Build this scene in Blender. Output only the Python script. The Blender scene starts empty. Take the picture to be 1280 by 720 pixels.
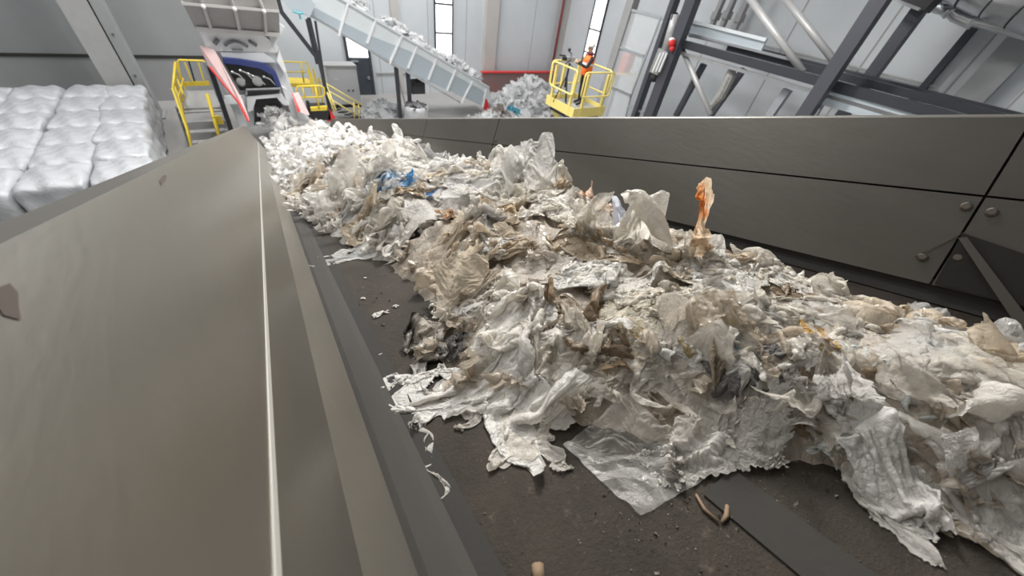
import bpy, math, random
import numpy as np
from mathutils import Vector, Matrix
C = bpy.context.scene.collection
SC = bpy.context.scene
# ------------------------------------------------------------------ camera
W, H = 1280.0, 720.0
CX, CY = W/2, H/2
CAM = np.array([0.0, 0.0, 5.0])
def _cam(h1=(227, -117), v=(560, 820)):
    f = math.sqrt(-((h1[0]-CX)*(v[0]-CX)+(h1[1]-CY)*(v[1]-CY)))
    d = lambda p: np.array([p[0]-CX, p[1]-CY, f])/np.linalg.norm([p[0]-CX, p[1]-CY, f])
    Y = d(h1); Z = -d(v); X = np.cross(Y, Z)
    return f, np.array([X, Y, Z])
F, R = _cam()
def ray(px, py):
    return R @ np.array([(px-CX)/F, (py-CY)/F, 1.0])
def A(px, py, X=None, Y=None, Z=None):
    """the point of the hall on the plane X, Y or Z that the photograph shows there"""
    r = ray(px, py)
    t = X/r[0] if X is not None else Y/r[1] if Y is not None else (Z-5)/r[2]
    return Vector(CAM+r*t)
cam = bpy.data.cameras.new('camera'); co = bpy.data.objects.new('camera', cam); C.objects.link(co)
M4 = Matrix.Identity(4)
for i in range(3):
    M4[i][0] = R[i, 0]; M4[i][1] = -R[i, 1]; M4[i][2] = -R[i, 2]; M4[i][3] = CAM[i]
co.matrix_world = M4
cam.sensor_width = 36; cam.lens = 36*F/W; cam.clip_start = 0.02; cam.clip_end = 200
cam.dof.use_dof = True; cam.dof.focus_distance = 1.0; cam.dof.aperture_fstop = 3.2
SC.camera = co
# belt frame: x across, u along the belt (going away and down), n off the belt
HB = 0.6
ba = math.radians(-18.27)
BU = np.array([0, math.cos(ba), math.sin(ba)]); BN = np.array([0, -math.sin(ba), math.cos(ba)])
BO = CAM - BN*HB
def bp(x, u, n): return Vector(BO + np.array([1.0, 0, 0])*x + BU*u + BN*n)
def belt_at(px, py, n):
    r = ray(px, py); t = (n-HB)/(r@BN); return float(r[0]*t), float(r@BU*t)

# ------------------------------------------------------------------ helpers
class MB:
    def __init__(s): s.v = []; s.f = []
    def add(s, vs, fs):
        o = len(s.v); s.v += [tuple(v) for v in vs]; s.f += [tuple(i+o for i in f) for f in fs]; return s
    def box(s, lo, hi):
        x0, y0, z0 = lo; x1, y1, z1 = hi
        return s.add([(x0,y0,z0),(x1,y0,z0),(x1,y1,z0),(x0,y1,z0),(x0,y0,z1),(x1,y0,z1),(x1,y1,z1),(x0,y1,z1)],
                     [(3,2,1,0),(4,5,6,7),(0,1,5,4),(1,2,6,5),(2,3,7,6),(3,0,4,7)])
    def bar(s, p, q, w, h=None, up=(0,0,1)):
        p = Vector(p); q = Vector(q); h = h or w; d = (q-p).normalized(); up = Vector(up)
        if abs(d.dot(up)) > .97: up = Vector((1,0,0)) if abs(d.x) < .9 else Vector((0,1,0))
        a = d.cross(up).normalized()*(w/2); b = a.cross(d).normalized()*(h/2)
        vs = [p-a-b,p+a-b,p+a+b,p-a+b,q-a-b,q+a-b,q+a+b,q-a+b]
        return s.add(vs, [(3,2,1,0),(4,5,6,7),(0,1,5,4),(1,2,6,5),(2,3,7,6),(3,0,4,7)])
    def tube(s, pts, r, seg=10, cap=True):
        pts = [Vector(p) for p in pts]; n = len(pts); vs = []; prev = None
        for i, p in enumerate(pts):
            d = (pts[min(i+1,n-1)]-pts[max(i-1,0)]).normalized()
            if prev is None:
                up = Vector((0,0,1)) if abs(d.z) < .9 else Vector((1,0,0)); a = d.cross(up).normalized()
            else:
                a = (prev - d*prev.dot(d)).normalized()
            prev = a; b = d.cross(a); rr = r[i] if isinstance(r, (list, tuple)) else r
            vs += [p+(a*math.cos(t)+b*math.sin(t))*rr for t in [2*math.pi*k/seg for k in range(seg)]]
        fs = [(i*seg+k, i*seg+(k+1)%seg, (i+1)*seg+(k+1)%seg, (i+1)*seg+k) for i in range(n-1) for k in range(seg)]
        if cap: fs += [tuple(range(seg))[::-1], tuple((n-1)*seg+k for k in range(seg))]
        return s.add(vs, fs)
    def prism(s, poly, ext):
        ext = Vector(ext); n = len(poly); vs = [Vector(p) for p in poly]; vs += [v+ext for v in vs]
        return s.add(vs, [tuple(range(n))[::-1], tuple(range(n, 2*n))]+[(i,(i+1)%n,n+(i+1)%n,n+i) for i in range(n)])
    def ball(s, c, r, seg=14, rings=8, sc=(1,1,1)):
        c = Vector(c); vs = [c+Vector((0,0,r*sc[2]))]
        for i in range(1, rings):
            ph = math.pi*i/rings
            vs += [c+Vector((r*sc[0]*math.sin(ph)*math.cos(2*math.pi*k/seg), r*sc[1]*math.sin(ph)*math.sin(2*math.pi*k/seg), r*sc[2]*math.cos(ph))) for k in range(seg)]
        vs.append(c-Vector((0,0,r*sc[2]))); L = len(vs)-1
        fs = [(0,1+k,1+(k+1)%seg) for k in range(seg)]
        fs += [(1+i*seg+k,1+(i+1)*seg+k,1+(i+1)*seg+(k+1)%seg,1+i*seg+(k+1)%seg) for i in range(rings-2) for k in range(seg)]
        fs += [(L,1+(rings-2)*seg+(k+1)%seg,1+(rings-2)*seg+k) for k in range(seg)]
        return s.add(vs, fs)
    def build(s, name, mat, parent=None, bevel=0, smooth=False, root=None):
        off = Vector((0,0,0))
        r = root or parent
        while r is not None: off += r.location; r = r.parent
        me = bpy.data.meshes.new(name); me.from_pydata([tuple(Vector(v)-off) for v in s.v], [], s.f); me.update()
        me.materials.append(mat)
        o = bpy.data.objects.new(name, me); C.objects.link(o)
        if parent: o.parent = parent
        if smooth: me.shade_smooth()
        if bevel:
            m = o.modifiers.new('bevel', 'BEVEL'); m.width = bevel; m.segments = 2; m.limit_method = 'ANGLE'
        return o
def thing(name, label, cat, loc=(0,0,0), group=None):
    o = bpy.data.objects.new(name, None); C.objects.link(o); o.location = loc
    o['label'] = label; o['category'] = cat
    if group: o['group'] = group
    return o
def tag(o, label, cat, group=None, kind=None):
    o['label'] = label; o['category'] = cat
    if group: o['group'] = group
    if kind: o['kind'] = kind
    return o
def struct(name, mb, mat, parent=None, **k):
    o = mb.build(name, mat, parent, **k)
    if parent is None: o['kind'] = 'structure'
    return o

# ------------------------------------------------------------------ materials
def mat(name, col, rough=.5, metal=0, noise=0.0, nscale=3.0, ncol=None, bump=0.0, bscale=40, spec=.5, stretch=None, emit=0):
    m = bpy.data.materials.new(name); m.use_nodes = True; nt = m.node_tree; N = nt.nodes; L = nt.links
    b = N['Principled BSDF']; b.inputs['Base Color'].default_value = (*col, 1); b.inputs['Roughness'].default_value = rough
    b.inputs['Metallic'].default_value = metal; b.inputs['Specular IOR Level'].default_value = spec
    tc = N.new('ShaderNodeTexCoord'); src = tc.outputs['Object']
    if stretch:
        mp = N.new('ShaderNodeMapping'); mp.inputs['Scale'].default_value = stretch; L.new(src, mp.inputs['Vector']); src = mp.outputs['Vector']
    if noise:
        n = N.new('ShaderNodeTexNoise'); n.inputs['Scale'].default_value = nscale; n.inputs['Detail'].default_value = 6; n.inputs['Roughness'].default_value = .65
        L.new(src, n.inputs['Vector'])
        r = N.new('ShaderNodeValToRGB'); r.color_ramp.elements[0].position = .35; r.color_ramp.elements[1].position = .7
        nc = ncol or tuple(c*.6 for c in col)
        r.color_ramp.elements[0].color = (*[col[i]*(1-noise)+nc[i]*noise for i in range(3)], 1); r.color_ramp.elements[1].color = (*col, 1)
        L.new(n.outputs['Fac'], r.inputs['Fac']); L.new(r.outputs['Color'], b.inputs['Base Color'])
    if bump:
        n2 = N.new('ShaderNodeTexNoise'); n2.inputs['Scale'].default_value = bscale; n2.inputs['Detail'].default_value = 5; L.new(src, n2.inputs['Vector'])
        bm = N.new('ShaderNodeBump'); bm.inputs['Strength'].default_value = bump; bm.inputs['Distance'].default_value = .01
        L.new(n2.outputs['Fac'], bm.inputs['Height']); L.new(bm.outputs['Normal'], b.inputs['Normal'])
    if emit:
        b.inputs['Emission Color'].default_value = (*col, 1); b.inputs['Emission Strength'].default_value = emit
    return m
M = {}
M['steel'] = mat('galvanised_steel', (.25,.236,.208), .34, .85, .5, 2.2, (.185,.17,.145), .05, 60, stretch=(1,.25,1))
M['steel_right'] = mat('galvanised_steel_shaded', (.145,.138,.122), .42, .45, .6, 2.0, (.085,.078,.065), .05, 60, stretch=(1,.2,1))  # steel darkened in its colour for the shade on the right wall
M['rust'] = mat('brown_stain', (.13,.09,.065), .8, 0, .5, 20)
M['stain'] = mat('soft_brown_stain',(.062,.047,.036),.8)
M['bolt'] = mat('bolt_steel', (.16,.14,.12), .5, .6)
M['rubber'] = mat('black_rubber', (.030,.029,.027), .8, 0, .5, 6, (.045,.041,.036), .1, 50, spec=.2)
M['skirt'] = mat('grey_rubber_skirt', (.06,.056,.052), .85, 0, .5, 3, (.036,.034,.031), .05, 30, .25, stretch=(1,.15,1))
M['seam'] = mat('weld_seam', (.55,.54,.5), .4, .5)
M['dark_gap'] = mat('joint_gap', (.03,.03,.028), .8)
M['wall'] = mat('pale_wall_panel', (.62,.655,.68), .55, 0, .2, .6)
M['wall_joint'] = mat('wall_joint', (.35,.35,.35), .7)
M['wall_dim'] = mat('grey_concrete_wall', (.30,.31,.315), .7, 0, .3, .7)
M['ceil'] = mat('ceiling_sheet', (.6,.6,.6), .7)
M['floor'] = mat('concrete_floor', (.36,.35,.34), .45, 0, .4, .9, (.26,.25,.24))
M['post_beige'] = mat('concrete_post', (.52,.50,.48), .75, 0, .2, 2)
M['column'] = mat('grey_column', (.36,.36,.36), .6, 0, .3, 2)
M['anthracite'] = mat('anthracite_paint', (.045,.048,.058), .45, .1, .2, 5)
M['door'] = mat('charcoal_door', (.05,.058,.07), .5)
M['black'] = mat('black_paint', (.02,.02,.022), .5)
M['yellow'] = mat('yellow_paint', (.82,.62,.06), .45, 0, .2, 4)
M['pale_yellow'] = mat('pale_yellow_paint', (.88,.74,.24), .45)
M['white'] = mat('white_paint', (.86,.87,.88), .4)
M['cabinet'] = mat('light_grey_cabinet', (.66,.68,.70), .45)
M['hopper'] = mat('hopper_sheet', (.42,.41,.41), .5, .2, .35, 2.5)
M['hopper_rib'] = mat('hopper_rib', (.52,.51,.50), .5, .1)
M['conv_panel'] = mat('blue_grey_panel', (.46,.53,.58), .45, .05)
M['conv_light'] = mat('pale_panel', (.74,.79,.82), .45, .05)
M['blue'] = mat('navy_paint', (.03,.045,.17), .25)
M['red'] = mat('red_paint', (.70,.035,.035), .4)
M['pink'] = mat('dusty_pink_panel', (.72,.46,.45), .55, 0, .8, 3, (.66,.60,.59))
M['grey_logo'] = mat('grey_print', (.15,.155,.17), .5)
M['orange'] = mat('hivis_orange', (1.0,.20,.03), .6)
M['hivis_pink'] = mat('hivis_coral', (.95,.27,.2), .6)
M['skin'] = mat('skin', (.62,.38,.28), .55)
M['cloth_dark'] = mat('dark_workwear', (.022,.022,.03), .8)
M['galv'] = mat('bright_galvanised', (.62,.64,.66), .3, .8, .3, 6)
M['tube'] = mat('grey_tube', (.55,.55,.55), .4, .2)
M['duct'] = mat('duct_aluminium', (.62,.64,.66), .28, .85, .2, 6)
M['plate'] = mat('pale_blue_sheet', (.55,.62,.67), .4, .2)
M['red_bin'] = mat('worn_red_bin', (.34,.10,.08), .55, 0, 1.0, .7, (.17,.155,.155))
M['pane'] = mat('lit_window_pane', (1,1,1), .3, emit=1.6)
M['lamp'] = mat('lamp_diffuser', (1,1,1), .4, emit=6)
M['stick'] = mat('brown_wood', (.22,.15,.09), .8, 0, .4, 30)

def belt_mat():
    m = bpy.data.materials.new('dirty_belt_rubber'); m.use_nodes = True; nt = m.node_tree; N = nt.nodes; L = nt.links
    b = N['Principled BSDF']; tc = N.new('ShaderNodeTexCoord'); b.inputs['Roughness'].default_value = .75; b.inputs['Specular IOR Level'].default_value = .2
    def noise(s, d=8, r=.7):
        n = N.new('ShaderNodeTexNoise'); n.inputs['Scale'].default_value = s; n.inputs['Detail'].default_value = d; n.inputs['Roughness'].default_value = r
        L.new(tc.outputs['Object'], n.inputs['Vector']); return n
    n1 = noise(3.5); n2 = noise(38); n3 = noise(150, 4)
    r = N.new('ShaderNodeValToRGB'); e = r.color_ramp.elements
    e[0].position = .3; e[0].color = (.020,.017,.0135,1); e[1].position = .75; e[1].color = (.058,.047,.037,1)
    L.new(n1.outputs['Fac'], r.inputs['Fac'])
    r2 = N.new('ShaderNodeValToRGB'); r2.color_ramp.elements[0].position = .60; r2.color_ramp.elements[1].position = .74
    L.new(n2.outputs['Fac'], r2.inputs['Fac'])
    mx = N.new('ShaderNodeMixRGB'); mx.inputs['Color2'].default_value = (.10,.082,.064,1); L.new(r2.outputs['Color'], mx.inputs['Fac']); L.new(r.outputs['Color'], mx.inputs['Color1'])
    r3 = N.new('ShaderNodeValToRGB'); r3.color_ramp.elements[0].position = .68; r3.color_ramp.elements[1].position = .74
    L.new(n3.outputs['Fac'], r3.inputs['Fac'])
    mx2 = N.new('ShaderNodeMixRGB'); mx2.inputs['Color2'].default_value = (.26,.23,.2,1); L.new(r3.outputs['Color'], mx2.inputs['Fac']); L.new(mx.outputs['Color'], mx2.inputs['Color1'])
    L.new(mx2.outputs['Color'], b.inputs['Base Color'])
    ad = N.new('ShaderNodeMath'); ad.operation = 'ADD'; L.new(n2.outputs['Fac'], ad.inputs[0]); L.new(n3.outputs['Fac'], ad.inputs[1])
    bm = N.new('ShaderNodeBump'); bm.inputs['Strength'].default_value = .5; bm.inputs['Distance'].default_value = .006
    L.new(ad.outputs[0], bm.inputs['Height']); L.new(bm.outputs['Normal'], b.inputs['Normal'])
    return m
M['belt'] = belt_mat()

def film_mat(name, opac=.9, dirt=.3, dirt_col=(.25,.19,.12), rough=.17, transl=.45, wr=1.0, spot=None, spot_scale=5, spot_lo=.55, spot_hi=.66, gloss=.8):
    """thin plastic film: white from the object colour, translucent, partly see-through, finely wrinkled"""
    m = bpy.data.materials.new(name); m.use_nodes = True; nt = m.node_tree; N = nt.nodes; L = nt.links
    b = N['Principled BSDF']; out = N['Material Output']
    oi = N.new('ShaderNodeObjectInfo'); uv = N.new('ShaderNodeUVMap')
    off = N.new('ShaderNodeVectorMath'); off.operation = 'ADD'; L.new(uv.outputs['UV'], off.inputs[0])
    mul = N.new('ShaderNodeMath'); mul.operation = 'MULTIPLY'; mul.inputs[1].default_value = 37.0; L.new(oi.outputs['Random'], mul.inputs[0])
    L.new(mul.outputs[0], off.inputs[1]); V = off.outputs['Vector']
    def noise(s, d=6, r=.65, dist=0):
        n = N.new('ShaderNodeTexNoise'); n.inputs['Scale'].default_value = s; n.inputs['Detail'].default_value = d; n.inputs['Roughness'].default_value = r
        n.inputs['Distortion'].default_value = dist; L.new(V, n.inputs['Vector']); return n
    def ramp(sock, lo, hi, c0=(0,0,0,1), c1=(1,1,1,1)):
        r = N.new('ShaderNodeValToRGB'); r.color_ramp.elements[0].position = lo; r.color_ramp.elements[1].position = hi
        r.color_ramp.elements[0].color = c0; r.color_ramp.elements[1].color = c1; L.new(sock, r.inputs['Fac']); return r
    nd = noise(9, 8, .72, .4); rd = ramp(nd.outputs['Fac'], .47, .74)
    dm = N.new('ShaderNodeMath'); dm.operation = 'MULTIPLY'; dm.inputs[1].default_value = dirt; L.new(rd.outputs['Color'], dm.inputs[0])
    mx = N.new('ShaderNodeMixRGB'); mx.inputs['Color2'].default_value = (*dirt_col, 1); L.new(dm.outputs[0], mx.inputs['Fac']); L.new(oi.outputs['Color'], mx.inputs['Color1'])
    col = mx.outputs['Color']
    # brown specks
    ns = noise(60, 3, .5); rs = ramp(ns.outputs['Fac'], .70, .74)
    ds = N.new('ShaderNodeMath'); ds.operation = 'MULTIPLY'; ds.inputs[1].default_value = min(1, dirt*1.2); L.new(rs.outputs['Color'], ds.inputs[0])
    m3 = N.new('ShaderNodeMixRGB'); m3.inputs['Color2'].default_value = (.10,.075,.05,1); L.new(ds.outputs[0], m3.inputs['Fac']); L.new(col, m3.inputs['Color1']); col = m3.outputs['Color']
    if spot:
        sp = noise(spot_scale, 4, .6, .5); rsp = ramp(sp.outputs['Fac'], spot_lo, spot_hi)
        m2 = N.new('ShaderNodeMixRGB'); m2.inputs['Color2'].default_value = (*spot, 1); L.new(rsp.outputs['Color'], m2.inputs['Fac']); L.new(col, m2.inputs['Color1']); col = m2.outputs['Color']
    # wrinkles
    vo = N.new('ShaderNodeTexVoronoi'); vo.feature = 'DISTANCE_TO_EDGE'; vo.inputs['Scale'].default_value = 34
    wv = N.new('ShaderNodeVectorMath'); wv.operation = 'ADD'; nw = noise(14, 3); sc = N.new('ShaderNodeVectorMath'); sc.operation = 'SCALE'; sc.inputs['Scale'].default_value = .08
    L.new(nw.outputs['Color'], sc.inputs[0]); L.new(V, wv.inputs[0]); L.new(sc.outputs['Vector'], wv.inputs[1]); L.new(wv.outputs['Vector'], vo.inputs['Vector'])
    nb = noise(45, 6, .6, 1.2); ad = N.new('ShaderNodeMath'); ad.operation = 'MULTIPLY_ADD'; ad.inputs[1].default_value = .5
    L.new(vo.outputs['Distance'], ad.inputs[0]); L.new(nb.outputs['Fac'], ad.inputs[2])
    bm = N.new('ShaderNodeBump'); bm.inputs['Strength'].default_value = .8*wr; bm.inputs['Distance'].default_value = .012
    L.new(ad.outputs[0], bm.inputs['Height'])
    b.inputs['Roughness'].default_value = rough; b.inputs['Specular IOR Level'].default_value = gloss
    L.new(col, b.inputs['Base Color']); L.new(bm.outputs['Normal'], b.inputs['Normal'])
    tr = N.new('ShaderNodeBsdfTranslucent'); L.new(col, tr.inputs['Color']); L.new(bm.outputs['Normal'], tr.inputs['Normal'])
    s1 = N.new('ShaderNodeMixShader'); s1.inputs['Fac'].default_value = transl; L.new(b.outputs[0], s1.inputs[1]); L.new(tr.outputs[0], s1.inputs[2])
    if opac < 1:
        tp = N.new('ShaderNodeBsdfTransparent'); s2 = N.new('ShaderNodeMixShader')
        lw = N.new('ShaderNodeLayerWeight'); lw.inputs['Blend'].default_value = .35; L.new(bm.outputs['Normal'], lw.inputs['Normal'])
        no = noise(7, 4); mr = N.new('ShaderNodeMapRange'); mr.inputs['From Min'].default_value = .3; mr.inputs['From Max'].default_value = .7
        mr.inputs['To Min'].default_value = max(0, opac-.14); mr.inputs['To Max'].default_value = min(1, opac+.1); L.new(no.outputs['Fac'], mr.inputs['Value'])
        a2 = N.new('ShaderNodeMath'); a2.operation = 'MULTIPLY_ADD'; a2.inputs[1].default_value = .55; a2.use_clamp = True
        L.new(lw.outputs['Facing'], a2.inputs[0]); L.new(mr.outputs['Result'], a2.inputs[2])
        L.new(a2.outputs[0], s2.inputs['Fac']); L.new(tp.outputs[0], s2.inputs[1]); L.new(s1.outputs[0], s2.inputs[2])
        L.new(s2.outputs[0], out.inputs['Surface'])
    else:
        L.new(s1.outputs[0], out.inputs['Surface'])
    return m
FM = {}
FM['milky'] = film_mat('milky_film', .66, .35)
FM['white'] = film_mat('white_film', .88, .25)
FM['clear'] = film_mat('clear_film', .21, .10, rough=.12, transl=.25, wr=.4, gloss=1.0)
FM['hazy'] = film_mat('hazy_film', .42, .3, rough=.15)
FM['dirty'] = film_mat('soiled_film', .92, .75, (.22,.165,.10))
FM['mass'] = film_mat('matted_film', 1.0, .55, (.20,.15,.10))
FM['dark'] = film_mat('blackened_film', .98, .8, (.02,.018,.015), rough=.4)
FM['solid'] = film_mat('coloured_film', 1.0, .25, (.2,.15,.1))
FM['bluespot'] = film_mat('blue_printed_film', .85, .1, spot=(.05,.25,.75), spot_scale=4.5, spot_lo=.60, spot_hi=.64)
FM['greenspot'] = film_mat('green_printed_film', .7, .15, spot=(.02,.28,.18), spot_scale=14, spot_lo=.66, spot_hi=.68, rough=.18)
FM['orangespot'] = film_mat('orange_stained_film', .95, .2, spot=(.75,.25,.04), spot_scale=5, spot_lo=.54, spot_hi=.66)
FM['yellowspot'] = film_mat('yellow_stained_film', .9, .3, spot=(.42,.30,.05), spot_scale=6, spot_lo=.5, spot_hi=.62)
FM['blackspot'] = film_mat('black_stained_film', .98, .3, spot=(.02,.017,.014), spot_scale=5, spot_lo=.46, spot_hi=.56)
FM['wrap'] = film_mat('bale_wrap', 1.0, .45, (.34,.35,.36), transl=.1, rough=.2, wr=1.2)
# ================================================================== setting
XR, YB, ZC = 15.0, 17.5, 11.0
struct('floor', MB().box((-22,-8,-.2), (XR,YB,0)), M['floor'])
struct('ceiling', MB().box((-22,-8,ZC), (XR+.3,YB+.3,ZC+.2)), M['ceil'])
wb = struct('wall_back', MB().box((1.2,YB,0), (XR+.3,YB+.3,ZC)), M['wall'])
wb2 = struct('wall_back_grey', MB().box((-22,YB,0), (1.2,YB+.3,ZC)), M['wall_dim'])
wr = struct('wall_right', MB().box((XR,-8,0), (XR+.3,YB,ZC)), M['wall'])
struct('shade_slab', MB().box((-9,-8,7.3),(7,.9,7.6)), M['ceil'])  # unseen slab added overhead to keep light off the near belt
struct('wall_left', MB().box((-22.3,-8,0), (-22,YB+.3,ZC)), M['wall_dim'])
# panel joints of the back and right walls
m = MB()
for x in (5.1, 7.35, 9.2, 13.0): m.box((x-.012,YB-.006,0), (x+.012,YB+.01,ZC))
struct('trim_1', m, M['wall_joint'])
m = MB()
for y in (9.2, 6.5, 4.2, 2.15, .95, -1.5): m.box((XR-.008,y-.02,0), (XR+.01,y+.02,ZC))
for z in (1.4, 3.4): m.box((XR-.006,-8,z-.012), (XR+.01,1.9,z+.012))
for z in (4.55, 3.95):
    m.box((XR-.008,-8,z-.02), (XR+.01,.95,z+.02))
struct('trim_2', m, M['wall_joint'])
struct('trim_3', MB().box((-22,YB-.03,1.28), (1.2,YB,1.36)), M['dark_gap'])
struct('baseboard_back', MB().box((4.9,YB-.04,.78), (8,YB,.84)), M['column'])
# windows
def window(n, lo, hi, bars, axis):
    f = MB(); p = MB(); e = .05
    x0,y0,z0 = lo; x1,y1,z1 = hi
    if axis == 'x':
        f.box((x0-e,y0-.08,z0-e),(x0,y1,z1+e)).box((x1,y0-.08,z0-e),(x1+e,y1,z1+e)).box((x0,y0-.08,z0-e),(x1,y1,z0)).box((x0,y0-.08,z1),(x1,y1,z1+e))
        for z in bars: f.box((x0,y0-.06,z-.03),(x1,y1,z+.03))
        p.box((x0,y0-.03,z0),(x1,y0,z1))
    else:
        f.box((x0-.08,y0-e,z0-e),(x1,y0,z1+e)).box((x0-.08,y1,z0-e),(x1,y1+e,z1+e)).box((x0-.08,y0,z0-e),(x1,y1,z0)).box((x0-.08,y0,z1),(x1,y1,z1+e))
        for z in bars: f.box((x0-.06,y0,z-.03),(x1,y1,z+.03))
        p.box((x0-.03,y0,z0),(x0,y1,z1))
    w = struct('window_%d' % n, f, M['anthracite']); struct('pane', p, M['pane'], w)
a = A(544,40,Y=YB); b = A(564,40,Y=YB)
window(1, (a.x,YB-.02,1.2), (b.x,YB,8.4), [A(553,41,Y=YB).z, A(555,5,Y=YB).z, 4.6, 5.7, 6.8], 'x')
window(2, (XR-.02,14.75,1.9), (XR,15.5,8.4), [A(746,38,X=XR).z, A(737,66,X=XR).z, 5.6, 6.7], 'y')
# door with its lit transom
d = struct('door_1', MB().box((3.86,YB-.07,0), (4.64,YB,1.38)).box((3.76,YB-.1,0),(3.86,YB,2.3)).box((4.64,YB-.1,0),(4.74,YB,2.3)).box((3.86,YB-.1,2.2),(4.64,YB,2.3)), M['door'])
struct('pane', MB().box((3.86,YB-.05,1.40), (4.64,YB-.01,2.2)), M['pane'], d)
struct('door_closer', MB().box((3.92,YB-.12,1.24), (4.2,YB-.07,1.31)), M['galv'], d)
struct('door_handle', MB().box((4.5,YB-.12,.6), (4.57,YB-.07,.72)).bar((4.56,YB-.12,.68),(4.44,YB-.12,.68),.025), M['galv'], d)
# columns of the hall
struct('wall_post', MB().box((10.1,YB-.25,0), (10.75,YB,ZC)), M['post_beige'])
struct('wall_post', MB().box((5.75,YB-.12,0), (6.05,YB,ZC)), M['post_beige'])
struct('wall_post', MB().box((14.55,YB-.2,0), (15,YB,ZC)), M['post_beige'])
tag(MB().tube([(14.5,YB-.2,0),(14.5,YB-.2,ZC)], .07, 12).build('red_pipe', mat('brick_red_pipe',(.30,.09,.09),.5), smooth=True), 'dull red pipe standing in the far corner of the hall', 'pipe')
# left steel column: an H section with bolted plates
cx0, cy0 = -2.93, 16.0
t = thing('steel_column', 'wide grey steel column standing behind the wrapped bales', 'column', (cx0,cy0,0))
MB().box((cx0-.42,cy0-.30,0),(cx0+.15,cy0-.27,ZC)).box((cx0-.42,cy0+.27,0),(cx0+.15,cy0+.30,ZC)).box((cx0-.15,cy0-.27,0),(cx0-.12,cy0+.27,ZC)).build('flange', M['column'], t)
MB().box((cx0+.18,cy0-.25,0),(cx0+.42,cy0+.25,ZC)).build('cladding', M['wall_dim'], t)
m = MB()
for z in (1.2,2.2,3.2,4.2): m.tube([(cx0+.3,cy0-.25,z),(cx0+.3,cy0-.28,z)], .03, 8)
m.build('bolt', M['bolt'], t)
MB().box((cx0-.5,cy0-.38,0),(cx0+.5,cy0+.38,.05)).build('base_plate', M['column'], t)

# ================================================================== belt conveyor
def sweep(poly, u0, u1, mb=None):
    mb = mb or MB(); n = len(poly)
    vs = [bp(x,u0,k) for x,k in poly]+[bp(x,u1,k) for x,k in poly]
    return mb.add(vs, [tuple(range(n)), tuple(range(n,2*n))[::-1]]+[(i,n+i,n+(i+1)%n,(i+1)%n) for i in range(n)])
root = thing('belt_conveyor', 'long sloping waste conveyor with dirty dark belt between grey steel side walls', 'conveyor', tuple(bp(.8,6,-.3)))
UE = 12.0
# belt: fine grid with a slight trough
m = MB(); xs = np.linspace(-.02,1.66,15); us = np.concatenate([np.linspace(-1.2,2,34), np.linspace(2.3,UE,30)])
for u in us:
    m.v += [tuple(bp(x,u,0)) for x in xs]
for i in range(len(us)-1):
    for j in range(len(xs)-1):
        k = i*len(xs)+j; m.f.append((k,k+1,k+1+len(xs),k+len(xs)))
belt = m.build('belt', M['belt'], root)
sweep([(.062,.004),(.105,.004),(.105,.0),(.062,.0)], -1.2, UE).build('skirt_shade', M['rubber'], belt)  # shade beside the skirt, built as a flat dark strip
sweep([(.44,.0035),(.525,.0035),(.525,0),(.44,0)], -1.2, .13).build('belt_strip', M['rubber'], belt)
# left wall: lower, upper panel, lip
def wl(n): return -.03-.45*(n-.02)
def wrx(n): return 1.57+.43*(n-.05)
T = .012
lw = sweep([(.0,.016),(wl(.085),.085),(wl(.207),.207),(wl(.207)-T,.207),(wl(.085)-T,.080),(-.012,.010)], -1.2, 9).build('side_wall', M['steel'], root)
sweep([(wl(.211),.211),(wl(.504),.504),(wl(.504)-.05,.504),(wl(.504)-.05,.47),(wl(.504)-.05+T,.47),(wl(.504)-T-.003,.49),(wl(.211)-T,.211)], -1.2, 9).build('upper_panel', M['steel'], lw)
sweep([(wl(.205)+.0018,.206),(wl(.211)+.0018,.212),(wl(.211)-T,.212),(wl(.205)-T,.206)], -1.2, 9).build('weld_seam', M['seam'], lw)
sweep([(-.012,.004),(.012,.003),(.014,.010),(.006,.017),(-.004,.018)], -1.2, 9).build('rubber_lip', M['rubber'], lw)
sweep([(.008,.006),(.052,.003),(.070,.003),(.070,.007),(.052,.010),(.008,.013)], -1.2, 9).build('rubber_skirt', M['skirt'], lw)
def blot(side, pts, name, mt, par):
    m = MB(); f = wl if side == 'L' else wrx; s = .0012 if side == 'L' else -.0012
    m.add([bp(f(n)+s,u,n) for u,n in pts], [tuple(range(len(pts)))]); return m.build(name, mt, par)
blot('L', [(.455,.455),(.47,.462),(.49,.470),(.497,.478),(.48,.480),(.462,.474),(.45,.464)], 'stain', M['stain'], lw)
blot('L', [(1.15,.474),(1.22,.478),(1.27,.484),(1.25,.487),(1.17,.482)], 'stain', M['stain'], lw)
# right wall: three bays of upper and lower panels with open joints
rw = None
bays = [(-1.2,.086),(.092,2.86),(2.87,4.58),(4.59,UE)]
for i,(a,b) in enumerate(bays):
    lo_poly = [(wrx(.05),.05),(wrx(.297),.297),(wrx(.297)+T,.297),(wrx(.05)+T,.05)]
    up_poly = [(wrx(.303),.303),(wrx(.500),.500),(wrx(.504)+.004,.504),(wrx(.504)+.06,.504),(wrx(.504)+.06,.47),(wrx(.49)+T+.006,.49),(wrx(.303)+T,.303)]
    if rw is None:
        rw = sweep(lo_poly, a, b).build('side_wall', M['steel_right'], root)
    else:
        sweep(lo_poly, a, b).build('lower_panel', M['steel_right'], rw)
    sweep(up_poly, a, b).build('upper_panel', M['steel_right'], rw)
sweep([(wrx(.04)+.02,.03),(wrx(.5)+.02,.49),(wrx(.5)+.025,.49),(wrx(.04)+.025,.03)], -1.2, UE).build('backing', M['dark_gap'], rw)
sweep([(wrx(.065),.065),(1.575,.03),(1.545,.004),(1.60,.003),(1.62,.05)], -1.2, UE).build('rubber_skirt', M['rubber'], rw)
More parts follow.
